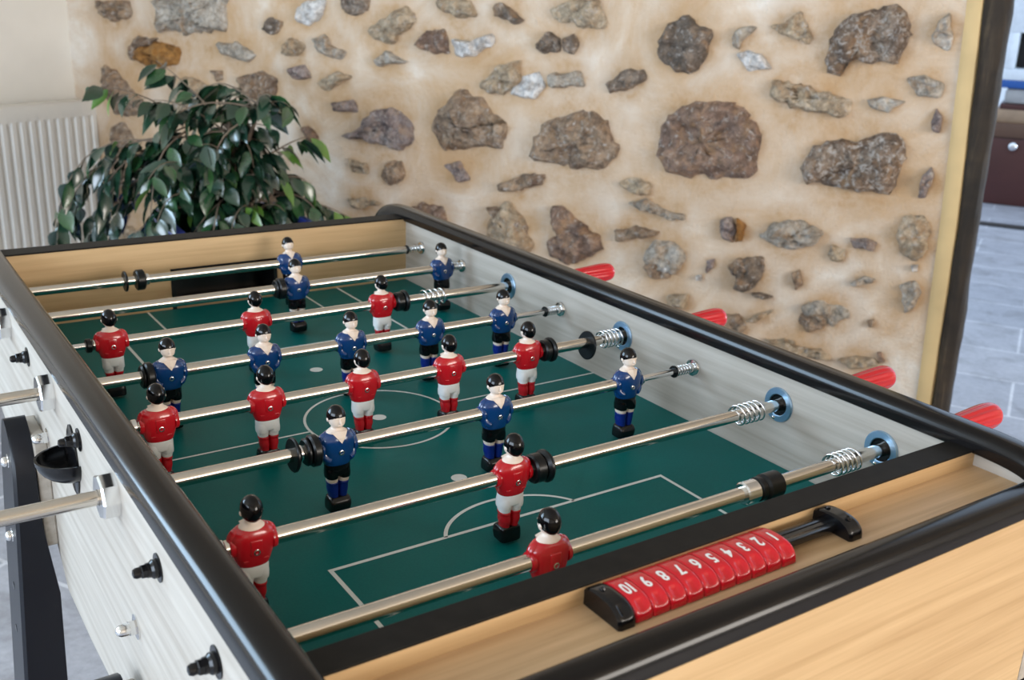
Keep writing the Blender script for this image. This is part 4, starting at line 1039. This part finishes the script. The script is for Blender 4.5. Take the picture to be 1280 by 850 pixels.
    for j in range(15):
        ph = (j / 14) * PI * 0.60; ring = []
        for k in range(32):
            th = 2 * PI * k / 32; x = math.cos(th) * math.sin(ph); yv = math.sin(th) * math.sin(ph); zz = math.cos(ph)
            back = 0.5 + 0.5 * math.sin(th)
            ph2 = ph * (0.76 + 0.50 * back ** 1.4); x = math.cos(th) * math.sin(ph2); yv = math.sin(th) * math.sin(ph2); zz = math.cos(ph2)
            rr = 1 + 0.012 * math.sin(th * 9)
            ring.append(Vector((0.0100 * x * rr, 0.0008 + 0.0116 * yv * rr, 0.0335 + 0.0128 * zz)))
        rings.append(ring)
    loft(bm, rings, cap=False)
    bm.verts.ensure_lookup_table(); bmesh.ops.remove_doubles(bm, verts=bm.verts, dist=1e-5)
    # fold the lower edge inwards so that the hair has thickness
    eb = [e for e in bm.edges if e.is_boundary]
    r_ = bmesh.ops.extrude_edge_only(bm, edges=eb)
    for q in [g_ for g_ in r_['geom'] if isinstance(g_, bmesh.types.BMVert)]:
        q.co.x *= 0.80; q.co.y = 0.0006 + (q.co.y - 0.0006) * 0.80; q.co.z += 0.0004
    link('hair', bm, M_hair, root, local=True, auto=60)
    # shorts
    bm = bmesh.new()
    sloft(bm, [(-0.0172, 0.0128, 0.0095), (-0.0195, 0.0140, 0.0102), (-0.025, 0.0142, 0.0104), (-0.030, 0.0140, 0.0102), (-0.0315, 0.0132, 0.0094)])
    for s in (-1, 1):
        sloft(bm, [(-0.024, 0.0066, 0.0095, 0, s * 0.0068), (-0.029, 0.0069, 0.0100, 0, s * 0.0071), (-0.0345, 0.0068, 0.0096, 0, s * 0.0070), (-0.0356, 0.0060, 0.0088, 0, s * 0.0070)])
    link('shorts', bm, M_white if red else M_hair, root, local=True, auto=60)
    for s in (-1, 1):
        bm = bmesh.new()
        sloft(bm, [(-0.0335, 0.0056, 0.0080, 0, s * 0.0066), (-0.0375, 0.0060, 0.0082, 0, s * 0.0064), (-0.0405, 0.0055, 0.0076, 0, s * 0.0062), (-0.0425, 0.0048, 0.007, 0, s * 0.0060)])
        lg = link('leg', bm, M_white if red else M_skin, root, local=True, auto=60)
        bm = bmesh.new()
        sloft(bm, [(-0.0398, 0.0052, 0.0076, 0, s * 0.0062), (-0.0408, 0.0060, 0.0084, 0, s * 0.0061), (-0.0425, 0.0060, 0.0084, 0, s * 0.0060), (-0.0440, 0.0056, 0.0080, 0, s * 0.0058), (-0.050, 0.0057, 0.0084, 0.0005, s * 0.0056), (-0.0560, 0.0048, 0.0076, 0, s * 0.0052), (-0.0600, 0.0048, 0.0076, 0, s * 0.0050)])
        link('sock', bm, M_redshirt if red else M_bluesock, lg, local=True, auto=60)
    bm = bmesh.new()
    rows = [(-0.0575, 0.0095, 0.0078, 0.0), (-0.0590, 0.0112, 0.0092, -0.0008), (-0.0615, 0.0122, 0.0104, -0.0015), (-0.0660, 0.0126, 0.0112, -0.0015), (-0.0720, 0.0124, 0.0104, -0.0005), (-0.0738, 0.0118, 0.0096, 0.0), (-0.0742, 0.0100, 0.0080, 0.0)]
    sloft(bm, rows, 3, e=5, n=40)
    link('boot', bm, M_plast, root, local=True, auto=50)
    return root
def copy_tree(o, parent=None, shift=None):
    c = o.copy(); COL.objects.link(c); c.parent = parent
    for ch in list(o.children): copy_tree(ch, c)
    return c
ORD = {1: [''], 2: ['left', 'right'], 3: ['left', 'middle', 'right'], 5: ['leftmost', 'second from the left', 'middle', 'second from the right', 'rightmost']}
WHERE = {
 0: 'lone red goalkeeper figure on the rod nearest the score counter',
 1: '%s of the two red figures on the rod second nearest the score counter',
 2: '%s of the three blue figures on the rod between penalty arc and centre circle',
 3: '%s of the five red figures on one rod',
 4: '%s of the five blue figures on one rod',
 5: '%s of the three red figures on the rod near the far end',
 6: '%s of the two blue player figures near the far goal',
 7: 'lone blue goalkeeper figure on the farthest rod before the goal'}
TILT = {0: 2, 1: -3.0, 2: 0.5, 3: 1.5, 4: 2.0, 5: 3.0, 6: -3.5, 7: -10}
blue0 = make_player(False); red0 = make_player(True); used = set()
for i in range(8):
    red = i in REDR; src = red0 if red else blue0
    for k, x in enumerate(MEN[i]):
        o = src if src.name not in used else copy_tree(src)
        used.add(src.name)
        o.location = (x, i * SP, HR)
        o.rotation_euler = (math.radians(TILT[i]), 0, PI if red else 0)
        lb = WHERE[i]
        tag(o, (lb % ORD[len(MEN[i])][k]) if '%s' in lb else lb, 'player figure', 'red player figures on the rods' if red else 'blue player figures on the rods')

# ------------------------------------------------------------------ the score counter
ZS = TZ + 0.1035; YC = -0.1240; HW = 0.0240; HH = 0.0160
X0c, X1c = -0.4815, -0.3085
sco = empty('score_counter', ((-0.498 - 0.222) / 2, YC, ZS), 'red sliding score counter numbered 1 to 10 with black end pieces on the near tray', 'score counter')
def arcp(th, rr=1.0):                     # section of the slider: flattish arch; th=0 near side, PI far side
    c_, s_ = math.cos(th), math.sin(th)
    return YC - HW * math.copysign(abs(c_) ** 0.80, c_) * rr, ZS + 0.0008 + HH * (abs(s_) ** 0.80) * rr
NB_ = 10; bw = (X1c - X0c) / NB_
FONT = None
for q in range(NB_):
    num = 10 - q; xa, xb = X0c + q * bw + 0.00025, X0c + (q + 1) * bw - 0.00025
    bm = bmesh.new(); NT_, NX = 36, 14; rows = []
    for j in range(NX + 1):
        u = j / NX; x = xa + (xb - xa) * u; row = []
        edge = min(u, 1 - u); er = 1 - 0.045 * max(0, 1 - edge / 0.08)
        for k in range(NT_ + 1):
            th = PI * k / NT_; yy, zz = arcp(th, er)
            dim = math.exp(-((u - 0.5) / 0.24) ** 4 - ((th - 0.72) / 0.28) ** 4)
            c_ = Vector((0, YC - yy, ZS - zz)).normalized()
            row.append(bm.verts.new((x, yy + c_.y * 0.0022 * dim, zz + c_.z * 0.0022 * dim)))
        rows.append(row)
    for A, B in zip(rows, rows[1:]):
        for k in range(NT_): bm.faces.new((A[k], A[k + 1], B[k + 1], B[k]))
    bm.faces.new(rows[0]); bm.faces.new(rows[-1]); bm.faces.new([r[0] for r in rows] + [r[-1] for r in reversed(rows)])
    blk = link('slider_block', bm, M_red, sco, auto=55)
    # numeral, readable from the far side of the table
    cu = bpy.data.curves.new('numeral', 'FONT'); cu.body = str(num); cu.size = 0.0125; cu.align_x = 'CENTER'; cu.align_y = 'CENTER'; cu.offset = 0.0004
    cu.space_character = 0.92; cu.extrude = 0.0
    to = bpy.data.objects.new('tmp', cu); COL.objects.link(to)
    bpy.context.view_layer.update(); me = bpy.data.meshes.new_from_object(to.evaluated_get(bpy.context.evaluated_depsgraph_get()))
    bpy.data.objects.remove(to); bpy.data.curves.remove(cu)
    bm = bmesh.new(); bm.from_mesh(me); bpy.data.meshes.remove(me)
    bmesh.ops.subdivide_edges(bm, edges=[e for e in bm.edges if e.calc_length() > 0.002], cuts=3)
    bmesh.ops.triangulate(bm, faces=bm.faces)
    # wrap the flat glyph round the arch: glyph up -> towards the camera side
    cth = 1.50; xc_ = (xa + xb) / 2
    for vtx in bm.verts:
        th = cth - vtx.co.y / 0.0225; yy, zz = arcp(th, 1.012)
        sx_ = 0.92 if num == 10 else 1.0
        vtx.co = Vector((xc_ - vtx.co.x * sx_, yy, zz))
    link('numeral', bm, M_num, blk, smooth=False, label='white numeral %d' % num)
def endcap(x0, x1, flat):
    bm = bmesh.new(); rows = []
    for j in range(9):
        u = j / 8; x = x0 + (x1 - x0) * u
        rr = 1.06 if flat else 1.02
        e = min(u, 1 - u); rr *= 1 - 0.06 * max(0, 1 - e / 0.13) ** 2
        row = []
        for k in range(37):
            yy, zz = arcp(PI * k / 36, rr)
            if flat:
                dim = math.exp(-((u - 0.5) / 0.2) ** 4 - ((PI * k / 36 - 0.8) / 0.28) ** 4)
                yy += 0.002 * dim; zz -= 0.002 * dim
            row.append(Vector((x, yy, zz - 0.0008)))
        rows.append(row)
    V_ = [[bm.verts.new(p) for p in r] for r in rows]
    for A, B in zip(V_, V_[1:]):
        for k in range(36): bm.faces.new((A[k], A[k + 1], B[k + 1], B[k]))
    bm.faces.new(V_[0]); bm.faces.new(V_[-1]); bm.faces.new([r[0] for r in V_] + [r[-1] for r in reversed(V_)])
    c_ = link('end_piece', bm, M_plast, sco, auto=50)
    xm = (x0 + x1) / 2
    for th in ((1.75,) if flat else (1.9, 1.1)):
        yy, zz = arcp(th, 1.03); d = Vector((0, yy - YC, zz - ZS)).normalized()
        bm = bmesh.new(); Mx = Matrix.Translation((xm, yy, zz)) @ Vector((0, 0, 1)).rotation_difference(d).to_matrix().to_4x4()
        lathe(bm, [(0.0026, -0.001), (0.0026, 0.0005), (0.0018, 0.0007), (0.0012, -0.0001), (0.0002, -0.0002)], Mx, 16); link('screw', bm, M_plast, c_, auto=40)
endcap(-0.4985, -0.4820, True); endcap(-0.2420, -0.2245, False)
bm = bmesh.new()
for dy in (-0.006, 0.006):
    box(bm, X0c, -0.238, YC + dy - 0.0035, YC + dy + 0.0035, ZS + 0.004, ZS + 0.0105, 0.001)
box(bm, X0c, -0.238, YC - 0.004, YC + 0.004, ZS + 0.005, ZS + 0.0095)
link('guide_bar', bm, M_plast, sco, auto=40, label='black guide bar the blocks slide on')

# ================================================================== LIGHT
w = bpy.data.worlds.new('sky'); sc.world = w; w.use_nodes = True
bg = w.node_tree.nodes['Background']; bg.inputs['Color'].default_value = (0.62, 0.78, 1.0, 1); bg.inputs['Strength'].default_value = 1.0
def area(name, a, b, z, sx_, sy_, normal, power, col):
    l = bpy.data.lights.new(name, 'AREA'); l.shape = 'RECTANGLE'; l.size = sx_; l.size_y = sy_; l.energy = power; l.color = col
    o = bpy.data.objects.new(name, l); COL.objects.link(o)
    n_ = normal.normalized(); xax = Vector((0, 0, 1)).cross(n_).normalized(); yax = n_.cross(xax)
    p = rp(a, b, z)
    o.matrix_world = Matrix(((xax.x, yax.x, -n_.x * -1, p.x), (xax.y, yax.y, -n_.y * -1, p.y), (xax.z, yax.z, -n_.z * -1, p.z), (0, 0, 0, 1)))
    # local -Z must point along +n_: flip
    o.matrix_world = Matrix(((xax.x, -yax.x, -n_.x, p.x), (xax.y, -yax.y, -n_.y, p.y), (xax.z, -yax.z, -n_.z, p.z), (0, 0, 0, 1)))
    return o
area('window_daylight_left', -0.02, (W1[0] + W1[1]) / 2, (W1[2] + W1[3]) / 2, W1[1] - W1[0] - 0.1, W1[3] - W1[2] - 0.1, E1, 47, (0.56, 0.78, 1.0))
area('window_daylight_front', LEN + 0.02, (W2[0] + W2[1]) / 2, (W2[2] + W2[3]) / 2, W2[1] - W2[0] - 0.1, W2[3] - W2[2] - 0.1, -E1, 78, (1.0, 0.90, 0.78))
area('window_daylight_back', (W3[0] + W3[1]) / 2, WID + 0.02, (W3[2] + W3[3]) / 2, W3[1] - W3[0] - 0.1, W3[3] - W3[2] - 0.1, -E2, 58, (0.74, 0.86, 1.0))

area('next_room_fill', LEN + 2.3, -4.5, 1.5, 3.2, 1.6, -E1, 215, (0.72, 0.86, 1.0))  # added fill lamp before a solid wall, brightens the next room's floor
sc.view_settings.view_transform = 'Standard'; sc.view_settings.look = 'None'
sc.view_settings.gamma = 1.0; sc.view_settings.exposure = 0.68; sc.view_settings.use_curve_mapping = False
sc.cycles.use_denoising = True
sc.cycles.max_bounces = 8; sc.cycles.diffuse_bounces = 4; sc.cycles.glossy_bounces = 4
sc.cycles.caustics_reflective = False; sc.cycles.caustics_refractive = False
sc.cycles.sample_clamp_indirect = 6.0
